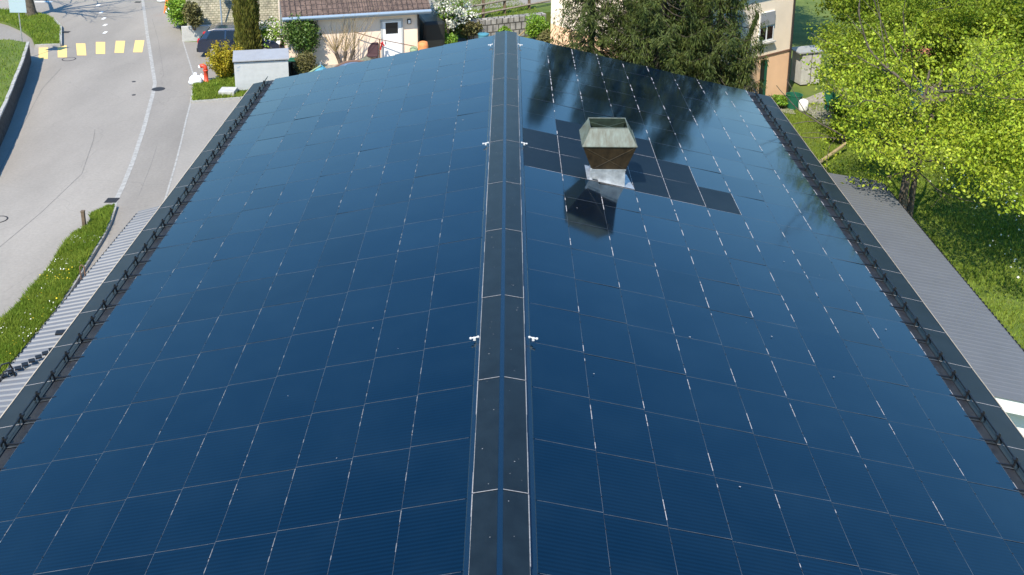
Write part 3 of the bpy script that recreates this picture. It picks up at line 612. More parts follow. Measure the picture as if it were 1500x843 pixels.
# ------------------------------------------------------------------ vegetation builders
def limb(b, p, d, L_, r, depth, tips, spread=.6, up=.15, kids=3, mi=0, rmin=.006):
    pts = [Vector(p)]; dd = Vector(d).normalized(); n = 4
    for k in range(n):
        dd = (dd+Vector((random.gauss(0, .13), random.gauss(0, .13), random.gauss(0, .10)+up*.12))).normalized(); pts.append(pts[-1]+dd*(L_/n))
    b.tube(pts, [max(rmin, r*(1-.45*k/n)) for k in range(n+1)], 7 if r > .05 else 5 if r > .02 else 4, mi, cap=False)
    if depth == 0: tips.append((pts[-1], dd)); tips.append((pts[2], dd)); return
    tips.append((pts[-1], dd))
    for k in range(kids):
        f_ = 1 if k == 0 else random.uniform(.35, .95); q = pts[0].lerp(pts[-1], f_) if f_ < 1 else pts[-1]
        i = min(n-1, int(f_*n)); q = pts[i].lerp(pts[i+1], f_*n-i) if f_ < 1 else pts[-1]
        nd = (dd+Vector(rdir(1)[0])*spread*(1 if k else .5)); limb(b, q, nd, L_*random.uniform(.58, .8), r*.55*(.8 if k else 1), depth-1, tips, spread, up, kids, mi, rmin)

def broadleaf(name, label, loc, seed, H, R_, zc, zr, nclus, per, lsize, leafm, keep=None, limbf=1, barkm='bark', rz=0, group=None, stems=((0, 0, 1.0, .13),), csz=.20, cat='tree', nlimb=9):
    random.seed(seed); global rng; rng = np.random.default_rng(seed)
    t = thing(name, label, cat, loc, rz, group); b = MB(); tips = []
    for sx, sy, lean, r in stems:
        top = Vector((sx+lean*.3, sy+.2*lean, zc)); pts = [Vector((sx, sy, -.1)), Vector((sx+.03, sy, zc*.35)), Vector((sx-.05+lean*.12, sy+.05, zc*.7)), top, top+Vector((.1, .1, zr*.75))]
        b.tube(pts, [r*1.35, r, r*.85, r*.6, r*.2], 10, cap=False)
        for k in range(nlimb):
            f_ = .35+.6*k/nlimb; q = pts[1].lerp(top, f_) if f_ < .75 else top.lerp(pts[-1], (f_-.75)*2.5); a = k*2.4+seed
            limb(b, q, (math.cos(a), math.sin(a), .25+.3*f_), R_*limbf*random.uniform(.42, .6), r*.42, 2, tips, .65, .1, 3)
    b.obj('trunk', barkm, t, smooth=True)
    # leaf clusters: at twig ends, and filled through the crown's volume in uneven lobes
    T = np.array([q[0][:] for q in tips]); lob = rdir(16)*[R_*.72, R_*.72, zr*.72]*rng.uniform(.45, 1, (16, 1))+[0, 0, zc]
    k1 = nclus//2; c1 = T[rng.integers(0, len(T), k1)]+rng.normal(0, .28, (k1, 3)); k2 = nclus-k1
    c2 = lob[rng.integers(0, 16, k2)]+rdir(k2)*rng.uniform(.55, 1, (k2, 1))*[R_*.36, R_*.36, zr*.26]
    c = np.concatenate([c1, c2]); P = np.repeat(c, per, 0)+rng.normal(0, csz, (len(c)*per, 3))*[1, 1, .32]
    if keep: P = P[keep(P)]
    U, V = leafaxes(len(P), lsize, .25); cards('crown', leafm, P, U, V, t)
    return t
def shrub(name, label, loc, R_, H, n, ls, leafm, seed=1, cat='shrub', group=None, stems=6, base=.1, extra=None, up=.2, stemm='bark'):
    global rng; rng = np.random.default_rng(seed); random.seed(seed)
    t = thing(name, label, cat, loc, 0, group); b = MB()
    for k in range(stems):
        a = k*2.4; e = Vector((math.cos(a)*R_*.6, math.sin(a)*R_*.6, H*.8)); b.tube([(math.cos(a)*.05, math.sin(a)*.05, -.05), e*.5+Vector((0, 0, .1)), e], [.025, .018, .006], 5, cap=False)
    b.obj('stems', stemm, t)
    L_ = 14; lob = rdir(L_)*[R_*.6, R_*.6, H*.30]*rng.uniform(.3, 1, (L_, 1))+[0, 0, base+(H-base)*.52]
    i = rng.integers(0, L_, n); P = lob[i]+rdir(n)*rng.uniform(.5, 1.05, (n, 1))*[R_*.45, R_*.45, H*.26]; P = P[P[:, 2] > base]
    U, V = leafaxes(len(P), ls, up); cards('leaves', leafm, P, U, V, t)
    if extra:
        m_, k, s_ = extra; i = rng.integers(0, L_, k); P = lob[i]+rdir(k)*[R_*.48, R_*.48, H*.28]; P = P[P[:, 2] > base]; U, V = leafaxes(len(P), s_, 0, .9); cards('blossom', m_, P, U, V, t)
    return t
def conifer(label, loc, H, R_, seed, group, zb=.5, arm=None):
    global rng; rng = np.random.default_rng(seed); random.seed(seed); t = thing('spruce_tree', label, 'tree', loc, 0, group); b = MB()
    b.tube([(0, 0, -.1), (.05, 0, H*.4), (0, 0, H)], [.2, .13, .02], 9, cap=False); PP, UU, VV = [], [], []
    z = zb
    while z < H-.2:
        R1 = R_*(1-z/H)**.75+.12; nb = 7 if z < H*.6 else 6; a0 = random.random()*6.28
        for k in range(nb):
            a = a0+k*6.283/nb+random.gauss(0, .2); L_ = R1*random.uniform(.7, 1.12); d = np.array([math.cos(a), math.sin(a), 0]); n_ = np.array([-math.sin(a), math.cos(a), 0])
            pts = [np.array([0, 0, z])+d*L_*f_+np.array([0, 0, 1])*(-.32*L_*math.sin(f_*2.0)+.24*L_*f_**3) for f_ in (0, .33, .66, 1)]
            b.tube([tuple(p) for p in pts], [.03, .022, .014, .005], 4, cap=False)
            m_ = int(62*L_)+8; f_ = rng.uniform(.12, 1.0, m_)**.8; base = np.array([np.interp(f_, (0, .33, .66, 1), [p[q] for p in pts]) for q in range(3)]).T
            sg = rng.choice([-1, 1], m_); sw = rng.uniform(.1, .5, m_)*(1.1-f_*.6)*(.5+L_*.3)
            lat = n_*(sg*sw)[:, None]+d*(sw*.5)[:, None]
            droop = -np.abs(rng.normal(.22, .14, m_)); v = lat*.5+np.array([0, 0, 1])*droop[:, None]*.5
            for q in range(3):
                PP.append(base+lat*(.25+.28*q)+np.array([0, 0, 1])*(droop*(.3+.35*q))[:, None]+rng.normal(0, .04, (m_, 3))); VV.append(v*rng.uniform(.3, .62, (m_, 1))); u = rdir(m_); u -= v*((u*v).sum(1)/((v*v).sum(1)+1e-9))[:, None]; u /= np.linalg.norm(u, axis=1, keepdims=True); UU.append(u*rng.uniform(.010, .024, (m_, 1)))
        z += random.uniform(.26, .40)
    b.obj('trunk', 'barkd', t); P = np.concatenate(PP); q = np.sin(P[:, 0]*3.1+seed)*np.sin(P[:, 1]*2.7+1.3*seed)*1.0+np.sin(P[:, 2]*2.3+P[:, 0]*1.7+seed)*.8+rng.normal(0, .35, len(P)); k = q > -.85
    cards('crown', 'needle', P[k], np.concatenate(UU)[k], np.concatenate(VV)[k], t)
    if arm:
        A_, E_ = np.array([0, 0, arm[0]]), np.array(arm[1])-np.array(loc); f_ = rng.uniform(.15, 1, 2200); P = A_+(E_-A_)*f_[:, None]+np.array([0, 0, -.5])*(np.sin(f_*3.14)*.9)[:, None]; P[:, 2] -= np.abs(rng.normal(0, .32, 2200))*(1.1-f_); P += rng.normal(0, .09, P.shape)*(1.3-f_)[:, None]
        V = np.stack([rng.normal(.02, .03, 2200), rng.normal(0, .03, 2200), -rng.uniform(.05, .14, 2200)], 1); cards('low_branch', 'needle', P, rdir(2200)*.02, V, t)
    return t

# ------------------------------------------------------------------ right side: lawn, trees, house
garden = [(11.5, 12), (40, 12), (40, 60), (11.5, 60)]
struct(grass('lawn_grass', [(11.5, 17), (24, 17), (26, 47), (9.3, 47), (9.3, 33), (11.5, 32)], -.03, 230000, .11, 'lawn'), 'stuff')
fp = np.stack([rng.uniform(15.5, 22, 500), rng.uniform(30, 42, 500), rng.uniform(.05, .14, 500)], 1); U, V = leafaxes(500, .035, 0, .9); struct(cards('meadow_flowers', 'petal', fp, U, V), 'stuff')
G1 = 'bright spring trees right of the hall'
broadleaf('spring_tree', 'yellow-green spring tree standing right beside the annex roof, its trunks visible', (14.5, 30.7, 0), 11, 9, 5.3, 4.5, 1.6, 4200, 12, .055, 'leaf', csz=.21, keep=lambda P: (P[:, 2] < 7.3+.25*P[:, 0]) & (P[:, 2] > 2.8-.12*P[:, 1]+.42*np.maximum(0, P[:, 0]+.2)) & (P[:, 0] > -4.5), limbf=.8, stems=((-1.65, 2.1, 1.5, .14), (-1.25, 2.4, 2.1, .10)))
tb = broadleaf('spring_tree', 'dense green tree at the right edge behind the tree beside the annex', (19.5, 38.5, 0), 12, 9, 4.2, 5.2, 3.8, 4200, 11, .066, 'leafb', barkm='barkd', keep=lambda P: P[:, 2] > 3.2)
dup(tb, (24.5, 45, 0), 2, 'tall green tree at the far right corner behind the others', scale=(1.2, 1.2, 1.25))
dup(tb, (15.2, 41.5, 0), 5, 'yellow-green tree between the annex tree and the red roofed shed', scale=(.85, .85, .85))
dup(tb, (13.6, 57, 0), 7, 'green tree growing directly behind the right corner of the peach house')
dup(tb, (18.0, 48.5, 0), 4, 'green tree growing behind the red roofed shed', scale=(1.0, 1.0, 1.0))
G2 = 'dark spruces behind the hall gable'
conifer('dark spruce nearest the ridge end, in front of the pale house wall', (3.4, 42.9, 0), 11.5, 2.3, 21, G2)
conifer('middle spruce of the dark row behind the gable, tallest of them', (6.0, 41.4, 0), 12.5, 2.5, 22, G2)
conifer('dark spruce closest to the peach house, its long low branch sticking out right', (8.3, 41.6, 0), 11.0, 2.55, 23, G2, arm=(2.0, GY(1110, 20, 41.2)[:]))
conifer('spruce standing at the back between the other dark spruces', (5.6, 44.6, 0), 12.0, 2.3, 24, G2)
conifer('spruce at the back right of the dark row, directly before the cream wall', (7.4, 43.9, 0), 11.0, 2.1, 25, G2)
# peach and cream house
R0 = G(1152, 139, 0); R0 = Vector((R0.x, R0.y, 0)); dr = Vector((-.786, -.618, 0)).normalized(); dl = Vector((-.618, .786, 0))
hp = thing('house', 'two-storey house, cream above a peach ground floor, behind the dark spruces', 'house')
Kc = R0+dr*5.6; Lc = Kc+dl*10.3; Bc = R0+dl*10.3; zb_ = 2.15; zt = 6.2
def wallbox(name, m, z0, z1, off=0):
    b = MB(); b.prism([R0.xy, Kc.xy, Lc.xy, Bc.xy], z0, z1); return b.obj(name, m, hp)
wallbox('lower_wall', 'peach', -.1, zb_); wallbox('upper_wall', 'cream', zb_, zt)
b = MB(); nrm = Vector((dr.y, -dr.x, 0)); nrm = nrm if nrm.y < 0 else -nrm
def onface(s, z, out=.0): return R0+dr*s+Vector((0, 0, z))+nrm*out
b.add([onface(-.03, zb_-.03, .03), onface(5.6, zb_-.03, .03), onface(5.6, zb_+.05, .03), onface(-.03, zb_+.05, .03), onface(-.03, zb_+.06, 0), onface(5.6, zb_+.06, 0)], [(0, 1, 2, 3), (3, 2, 5, 4)]); b.obj('band_course', 'brown', hp)
ang = math.atan2(dr.y, dr.x)
def fbox(b, s, z, ws, hz, out, th, mi=0): b.box(onface(s, z, out), (ws, th, hz), mi, Matrix.Rotation(ang, 3, 'Z'))
def hwin(s, z, wd, hz, shut):
    b = MB(); fbox(b, s, z, wd, hz, .02, .06); o = b.obj('window', 'white', hp)
    b = MB(); 
    for k in (-1, 1): fbox(b, s+k*wd*.235, z-hz*.22, wd*.36, hz*.42, .055, .02)
    b.obj('pane', 'darkglass', o)
    b = MB(); fbox(b, s, z+hz*.27, wd*.96, hz*.44, .07, .05); b.obj('roller_shutter', 'boxl', o)
    b = MB(); fbox(b, s, z-hz/2-.05, wd+.12, .07, .08, .2); b.obj('sill', 'concrete', o)
def facehit(x, y):                          # s, z of a photo point on the house face
    d = ray(x, y); t = (R0-CAM).dot(nrm)/d.dot(nrm); P = CAM+d*t; return (P-R0).dot(dr), P.z
s1, z1 = facehit(1122, 39); hwin(s1, z1, 1.0, 1.35, .5)
s2, z2 = facehit(1074, 50); hwin(s2, z2, 1.0, 1.35, .5); s3, z3 = facehit(1072, -2); hwin(s3, z3, 1.0, 1.35, .5)
sd, zd = facehit(1118, 117); b = MB(); fbox(b, sd, .95, .42, 2.0, .004, .02); b.obj('door', 'green', hp); b = MB(); fbox(b, sd+.13, .98, .26, 2.05, .018, .02); b.obj('door_opening', 'black', hp)
b = MB(); b.tube([onface(.04, 0, .06), onface(.04, zt, .06)], .05, 8); b.obj('downpipe', 'iron', hp)
b = MB(); e_ = .6; q = [R0+(-dr-dl)*e_, Kc+(dr-dl)*e_, Lc+(dr+dl)*e_, Bc+(dl-dr)*e_]; m1, m2 = (q[0]+q[3])/2, (q[1]+q[2])/2
b.add([(p.x, p.y, zt) for p in q]+[(m1.x, m1.y, zt+2.2), (m2.x, m2.y, zt+2.2)], [(0, 1, 5, 4), (2, 3, 4, 5), (1, 2, 5), (3, 0, 4), (0, 3, 2, 1)]); b.obj('roof', 'tile', hp)
# garden things seen through the spring tree
sh = thing('shed', 'small shed with a red tiled roof seen through the spring tree', 'shed', (17.2, 47.0, 0), .5)
b = MB(); b.prism([(-1.6, -1.3), (1.6, -1.3), (1.6, 1.3), (-1.6, 1.3)], -.1, 1.9); b.obj('wall', 'wood', sh)
b = MB(); b.add([(-1.9, -1.6, 1.8), (1.9, -1.6, 1.8), (1.9, 0, 2.8), (-1.9, 0, 2.8), (1.9, 1.6, 1.8), (-1.9, 1.6, 1.8)], [(0, 1, 2, 3), (3, 2, 4, 5)]); b.obj('roof', 'redtile', sh)
b = MB(); b.box((.3, -1.31, .9), (.8, .05, 1.7)); b.obj('door', 'teal', sh)
gs = thing('garden_cabinet', 'pale grey garden cabinet right of the peach house', 'cabinet', (14.3, 50.2, 0), .3)
b = MB(); b.box((0, 0, .8), (1.0, .9, 1.5)); b.obj('body', 'concrete', gs); b = MB(); b.box((0, 0, 1.63), (1.45, 1.05, .06)); b.obj('lid', 'boxl', gs)
b = MB(); b.box((0, -.46, .8), (.02, .02, 1.5)); b.obj('door_gap', 'iron', gs)
p = G(1162, 158); b = MB(); b.lathe([(.30, 0), (.36, .6), (.38, .62), (.33, .62), (.28, .1)], (p.x, p.y, 0), 20); tag(b.obj('rain_barrel', 'green'), 'green barrel at the corner of the peach house', 'barrel')
p = G(1176, 163); b = MB(); b.lathe([(.16, 0), (.2, .1), (.22, .42), (.17, .5), (.05, .56)], (p.x, p.y, 0), 16); tag(b.obj('flower_urn', 'white', smooth=True), 'white urn right of the green barrel', 'urn')
p = G(1221, 163); b = MB(); b.box((p.x, p.y, .38), (.75, .5, .06)); b.box((p.x, p.y+.25, .6), (.75, .06, .5)); [b.box((p.x+a, p.y+c, .18), (.05, .05, .36)) for a in (-.33, .33) for c in (-.2, .22)]; tag(b.obj('garden_chair', 'green'), 'dark green garden chair under the spring tree', 'chair')
pt = px([(1138, 152), (1160, 158), (1166, 168), (1150, 166), (1136, 158)]); b = MB(); b.add([(q.x, q.y, .006) for q in pt], [tuple(range(len(pt)))]); struct(b.obj('garden_path', 'gravel'))
b = MB(); pp = [(13.6, 44), (16, 42.5), (18, 45), (15, 49), (13, 47)]; b.add([(x, y, .0) for x, y in pp], [tuple(range(5))]); struct(b.obj('gravel_yard', 'gravel'))
a, c = G(1196, 238, .2), G(1240, 205, .5); b = MB(); b.tube([(a.x, a.y, .1), (c.x, c.y, .35)], [.07, .06], 8); tag(b.obj('wooden_pole', 'twig'), 'bare wooden pole lying beyond the far end of the annex', 'pole')
p = G(1145, 158); shrub('low_shrub', 'low bright green bush at the foot of the peach house', (p.x, p.y, 0), .6, .5, 1200, .06, 'shrub2', 31)
p = G(1232, 212); shrub('low_shrub', 'yellow-green bush in front of the dark green chair', (14.2, 44.2, 0), .9, 1.2, 1500, .06, 'leafb', 33)
p = G(1232, 212); shrub('low_shrub', 'loose grey-green bush between the annex end and the spring tree', (p.x, p.y, 0), .9, 1.3, 1600, .055, 'leafb', 32)

# ------------------------------------------------------------------ left far side: street tree, sign, hydrant, car, box
sg = G(26, 8, 2.8)
t = thing('road_sign', 'pale blue square sign plate on a thin post above the grass bank', 'sign', (sg.x, sg.y, 0))
b = MB(); b.tube([(0, 0, 0), (0, 0, 3.1)], .03, 8); b.obj('post', 'galv', t); b = MB(); b.box((0, -.04, 2.85), (.84, .02, .84)); b.obj('sign_plate', 'signb', t, bevel=.008)
random.seed(5); tr = G(46, 23, .1); t = thing('street_tree', 'leafless street tree standing on the grass island at the top left', 'tree', (tr.x, tr.y, .1)); b = MB(); tips = []
b.tube([(0, 0, -.15), (-.02, 0, .25), (-.10, -.05, 1.2), (-.2, -.1, 2.4), (-.1, -.2, 4.2)], [.42, .31, .28, .24, .12], 12, cap=False)
sv = Vector((.37, .93, 0))/1.27
for (qx, qy), h_ in (((120, 18), 3.0), ((150, 10), 3.2), ((205, -2), 4.0), ((140, 26), 2.8), ((100, 6), 4.0), ((185, 20), 3.6), ((60, -4), 4.5)):
    q = G(qx, qy)-sv*h_; e = Vector((q.x-tr.x, q.y-tr.y, h_)); s0 = Vector((-.15, -.1, 1.7+.25*h_*.5)); d_ = e-s0
    mid = s0+d_*.5+Vector((0, 0, .25)); b.tube([s0, mid, e], [.12, .08, .045], 7, cap=False)
    for k in range(5): limb(b, s0.lerp(e, .3+.17*k)+Vector((0, 0, .2)), d_.normalized()+Vector(rdir(1)[0])*.8, 1.1, .035, 2, tips, .8, .1, 3, rmin=.008)
b.obj('trunk', 'bark', t, smooth=True)
def hydrant(x, y, label):
    p = G(x, y); t = thing('hydrant', label, 'hydrant', (p.x, p.y, 0)); b = MB()
    b.lathe([(.17, 0), (.17, .05), (.10, .07), (.10, .55), (.12, .57), (.12, .63)], (0, 0, 0), 16); b.tube([(0, 0, .6), (0, 0, .72), (-.06, 0, .80), (-.16, 0, .82), (-.22, 0, .78)], .10, 10); b.obj('body', 'red', t, smooth=True)
    b = MB(); b.tube([(-.23, 0, .78), (-.29, 0, .74)], .085, 10); b.obj('outlet_cap', 'white', t); return t
hydrant(302.5, 121, 'red hydrant with bent top and white outlet next to white sacks')
def sack(x, y, s, label, seed, z=0):
    random.seed(seed); p = G(x, y, z); b = MB(); n = 14; prof = [(.02, 0), (.30, .02), (.36, .16), (.30, .34), (.18, .46), (.06, .52), (.09, .60), (.02, .61)]
    vs = []; 
    for r, zz in prof:
        for k in range(n): a = 2*math.pi*k/n; rr = r*s*(1+random.uniform(-.14, .14)); vs.append((p.x+rr*math.cos(a), p.y+rr*.8*math.sin(a), z+zz*s))
    b.add(vs, [(i*n+k, i*n+(k+1) % n, (i+1)*n+(k+1) % n, (i+1)*n+k) for i in range(len(prof)-1) for k in range(n)])
    return tag(b.obj('sack', 'sack', smooth=True), label, 'sack', 'white sacks along the pavement')
sack(287.5, 124, .95, 'white sack left of the red hydrant, on the pavement edge', 1); sack(296, 119.5, .62, 'smaller pinkish white sack touching the red hydrant', 2)
sack(238, 3.5, .85, 'white sack at the top edge of the picture left of the orange barrier', 3); sack(251.5, 21.5, .95, 'white sack leaning between the orange barrier and the hedge', 4)
p = G(246, 20); t = thing('barrier_board', 'orange barrier board leaning beside the white sack and the hedge', 'barrier', (p.x, p.y, 0), -.3)
b = MB(); b.box((0, 0, .55), (.28, .05, 1.2), M=Matrix.Rotation(.25, 3, 'Y')); b.obj('board', 'orange', t); b = MB(); b.box((.1, .1, .06), (.4, .5, .12)); b.obj('foot', 'rubber', t)
# bollard on the verge
p = G(124, 335, .1); t = thing('bollard', 'dark square post at the tip of the grass verge', 'bollard', (p.x, p.y, .08)); b = MB(); b.box((0, 0, .30), (.10, .10, .62)); b.box((0, 0, .63), (.12, .12, .04)); b.obj('post', 'woodp', t); b = MB(); b.lathe([(.16, 0), (.14, .06)], (0, 0, 0), 12); b.obj('footing', 'concrete', t)
p = G(121, 406, .12); b = MB(); b.tube([(p.x-.05, p.y, .02), (p.x-.05, p.y, .45), (p.x, p.y, .52), (p.x+.08, p.y, .45), (p.x+.08, p.y, .05)], .02, 6); tag(b.obj('rusty_hoop', 'brown'), 'small rusty hoop beside the verge kerb and the lean-to edge', 'hoop')
# big grey box
p = G(345.5, 137); yawb = rad(12); t = thing('storage_box', 'large pale grey metal box with a sloping lid behind the hall corner', 'storage box', (p.x, p.y, 0), yawb)
def bx2(b, x0, x1, y0, y1, z0, z1f, z1b, mi=0): b.add([(x0, y0, z0), (x1, y0, z0), (x1, y1, z0), (x0, y1, z0), (x0, y0, z1f), (x1, y0, z1f), (x1, y1, z1b), (x0, y1, z1b)], [(3, 2, 1, 0), (4, 5, 6, 7), (0, 1, 5, 4), (1, 2, 6, 5), (2, 3, 7, 6), (3, 0, 4, 7)], mi)
b = MB(); bx2(b, 0, 2.42, 0, 1.3, .12, 1.44, 1.50); b.obj('body', 'box', t, bevel=.012)
b = MB(); bx2(b, -.05, 2.47, -.09, 1.34, 1.50, 1.57, 1.67); b.obj('lid', 'boxl', t, bevel=.01)
b = MB(); b.box((1.21, .6, .06), (2.2, 1.0, .13)); b.obj('base', 'black', t)
b = MB(); b.box((.2, -.004, 1.24), (.16, .006, .035), M=Matrix.Rotation(-.5, 3, 'Y')); b.box((.16, -.004, 1.08), (.10, .006, .02)); b.obj('sticker', 'gutterm', t)
p = G(333, 143); b = MB(); b.box((p.x, p.y+.2, .15), (.72, .7, .36)); tag(b.obj('concrete_block', 'concrete', bevel=.02), 'pale concrete block on the grass left of the grey box', 'block')
# car
def hatchback(loc, rz):
    t = thing('parked_car', 'dark blue hatchback parked behind the yellow bush', 'car', loc, rz); W = .86
    prof = [(-2.05, .32), (-2.1, .62), (-2.02, .95), (-1.86, 1.05), (-1.55, 1.42), (-1.2, 1.5), (-.2, 1.5), (.25, 1.42), (.95, 1.0), (1.75, .88), (2.02, .66), (2.05, .32)]
    b = MB(); n = len(prof); rows = []
    def wd(z): return W if z < .95 else W-(z-.95)*.36
    for s in (-1, 1): rows.append([(x, s*wd(z), z) for x, z in prof])
    mid = [(x, 0, z+(.03 if z > .8 else 0)) for x, z in prof]
    b.add(rows[0]+mid+rows[1], [(k, k+1, n+k+1, n+k) for k in range(n-1)]+[(n+k, n+k+1, 2*n+k+1, 2*n+k) for k in range(n-1)]+[tuple(range(n))[::-1], tuple(range(2*n, 3*n))])
    o = b.obj('body', 'carpaint', t, smooth=False, bevel=.04)
    def pane(name, pts, out):
        q = MB(); q.add(pts+[tuple(Vector(p)-Vector(out)) for p in pts], [(0, 1, 2, 3), (0, 4, 5, 1), (1, 5, 6, 2), (2, 6, 7, 3), (3, 7, 4, 0)]); return q.obj(name, 'darkglass', t)
    for s in (-1, 1):
        e = .012*s
        for xa, xb, ta, tb in ((-1.62, -.72, -1.38, -.70), (-.64, .72, -.62, .22)): pane('side_window', [(xa, s*wd(1.0)+e, 1.0), (xb, s*wd(1.0)+e, 1.0), (tb, s*wd(1.40)+e, 1.40), (ta, s*wd(1.40)+e, 1.40)], (0, e*2, 0))
        q = MB(); q.box((-2.0, s*.70, .86), (.14, .26, .26)); q.obj('tail_lamp', 'lampred', t, bevel=.02); q = MB(); q.box((1.95, s*.66, .74), (.2, .3, .14)); q.obj('headlight', 'white', t, bevel=.02)
        for x in (-1.28, 1.3):
            q = MB(); q.tube([(x, s*(W-.2), .31), (x, s*(W+.01), .31)], .31, 20); wh = q.obj('wheel', 'rubber', t); q = MB(); q.tube([(x, s*(W), .31), (x, s*(W+.02), .31)], .2, 16); q.obj('rim', 'chrome', wh)
        q = MB(); q.box((.75, s*(W+.08), 1.02), (.12, .18, .13)); q.obj('mirror', 'carpaint', t, bevel=.03)
    pane('rear_window', [(-1.875, -.62, 1.08), (-1.875, .62, 1.08), (-1.60, .55, 1.40), (-1.60, -.55, 1.40)], (-.03, 0, .0)); pane('windscreen', [(.92, -.62, 1.06), (.92, .62, 1.06), (.36, .55, 1.40), (.36, -.55, 1.40)], (.03, 0, .03))
    q = MB(); q.box((-2.08, 0, .42), (.14, 1.6, .22)); q.obj('bumper', 'black', t, bevel=.03); q = MB(); q.box((-2.10, 0, .72), (.02, .5, .12)); q.obj('number_plate', 'white', t)
    return t
cr = G(300, 84); hatchback((cr.x+1.75, cr.y+.75, 0), rad(4))
dv = px([(268, 62), (283, 108), (284, 124), (330, 112), (420, 108), (430, 62)]); b = MB(); b.add([(q.x, q.y, .005) for q in dv], [tuple(range(6))]); struct(b.obj('parking_bay', 'walk'))
# concrete wall + block bank
w1, w2 = G(267, 61), G(430, 52); b = MB(); dd = (w2-w1).normalized(); nn = Vector((-dd.y, dd.x, 0)); b.prism([w1.xy, w2.xy, (w2+nn*.25).xy, (w1+nn*.25).xy], -.1, .78); tag(b.obj('concrete_wall', 'concrete'), 'low pale concrete wall behind the parked car', 'wall')
b = MB(); A0, A1 = w1+nn*.3+dd*.3, w2+nn*.3; b.add([(A0.x, A0.y, -.05), (A1.x, A1.y, -.05), (A1.x, A1.y, .62), (A0.x, A0.y, .62)]+[(q+nn*1.3+Vector((0, 0, z)))[:] for q, z in ((A0, 3.0), (A1, 3.0))]+[(q+nn*5)[:2]+(3.0,) for q in (Vector(A0), Vector(A1))] if 0 else
      [Vector((A0.x, A0.y, .6)), Vector((A1.x, A1.y, .6)), A1+nn*1.5+Vector((0, 0, 3.4)), A0+nn*1.5+Vector((0, 0, 3.4)), A1+nn*5+Vector((0, 0, 3.5)), A0+nn*5+Vector((0, 0, 3.5)), Vector((A0.x, A0.y, -.1)), Vector((A1.x, A1.y, -.1)), A1+nn*5, A0+nn*5],
      [(0, 1, 2, 3), (3, 2, 4, 5), (6, 7, 1, 0), (6, 0, 3, 5, 9), (7, 8, 4, 2, 1), (9, 5, 4, 8)]); tag(b.obj('block_embankment', 'blocks'), 'steep embankment faced with small grey blocks behind the concrete wall', 'embankment')
p = w1.lerp(w2, .36)+nn*.15; b = MB(); b.tube([(p.x, p.y, .7), (p.x, p.y, 3.0)], .04, 8); tag(b.obj('support_post', 'gutterm'), 'thin blue-grey post in front of the block embankment, above the car', 'post')
shrub('climbing_vine', 'small green vine at the top of the blue-grey post', (p.x, p.y+.1, 2.35), .35, .7, 300, .07, 'shrub2', 40, cat='vine', stems=3)
p = w1.lerp(w2, .88)+nn*.7; b = MB(); b.tube([(p.x-.5, p.y, .9), (p.x, p.y+.3, 1.7), (p.x+.35, p.y+.5, 2.5), (p.x+.42, p.y+.6, 3.6)], [.03, .04, .05, .05], 6); tag(b.obj('bent_branch', 'barkd'), 'dark bent stem leaning against the block embankment beside the pink house', 'branch')
# planting
p = G(257, 44); h1 = shrub('hedge_shrub', 'bright green bush at the corner where pavement meets the concrete wall', (p.x+.35, p.y+.3, 0), 1.0, 1.9, 5200, .07, 'shrub2', 41, stems=8)
p = G(262, 12); shrub('hedge_shrub', 'bright green bush at the top edge behind the orange barrier', (p.x+.5, p.y+1.2, 0), 1.0, 1.8, 4200, .07, 'shrub2', 42, stems=8)
p = G(277, 42, .9); shrub('hedge_shrub', 'olive bush hanging over the left end of the block embankment', (p.x+.1, p.y+.6, .7), .8, 1.7, 2600, .07, 'olive', 43, stems=6)
p = G(331, 117); rng = np.random.default_rng(44); t = thing('forsythia_bush', 'yellow flowering bush between the parked car and the grey box', 'shrub', (p.x, p.y-.1, 0)); b = MB(); PP = []
for k in range(150):
    a = rng.uniform(0, 6.283); r_ = rng.uniform(.1, 1.0)**.7*.95; h_ = rng.uniform(1.1, 2.15)*(1-.30*r_); e_ = np.array([r_*math.cos(a), r_*math.sin(a)*.8, h_]); m_ = np.array([e_[0]*.55, e_[1]*.55, h_*.62])
    if k % 3 == 0: b.tube([(e_[0]*.12, e_[1]*.12, -.05), tuple(m_), tuple(e_)], [.014, .010, .004], 4, cap=False)
    f_ = rng.uniform(.12, 1.05, (60, 1)); PP.append((e_*.1)*(1-f_)**2+2*f_*(1-f_)*m_*[1, 1, .85]+e_*f_**2+rng.normal(0, .045, (60, 3)))
b.obj('stems', 'bark', t); P = np.concatenate(PP); P = P[P[:, 2] > .04]; U, V = leafaxes(len(P), .045, 0, .7); cards('flowers', 'forsy', P, U, V, t)
p = G(360, 92); rng = np.random.default_rng(50); t = thing('cypress_tree', 'narrow dark columnar cypress behind the yellow bush', 'tree', (p.x, p.y+.7, 0)); n = 15000
zz = rng.uniform(.2, 6.2, n); aa = rng.uniform(0, 6.283, n); rr = .55*np.minimum(1, (6.5-zz)/3)**.6*(1+.22*np.sin(aa*5+zz*.9)*np.sin(zz*1.7+aa))*rng.uniform(.72, 1.04, n); P = np.stack([rr*np.cos(aa), rr*np.sin(aa), zz], 1)
V = np.stack([.05*np.cos(aa), .05*np.sin(aa), .16+0*aa], 1)*rng.uniform(.5, 1, (n, 1)); U = rdir(n)*.03; cards('crown', 'cypress', P, U, V, t); b = MB(); b.tube([(0, 0, -.1), (0, 0, 5.5)], [.12, .02], 8); b.obj('trunk', 'barkd', t)
p = G(391, 84); shrub('blossom_shrub', 'light green shrub with white blossoms right of the cypress', (p.x, p.y+.6, 0), 1.0, 1.9, 3000, .06, 'shrub2', 45, extra=('blossom', 700, .05))
p = G(442, 108); shrub('garden_tree', 'round green garden tree right of the grey box', (p.x-.1, p.y+1.1, .1), 1.4, 2.95, 9000, .06, 'shrub', 46, stems=9, cat='tree', base=.25)
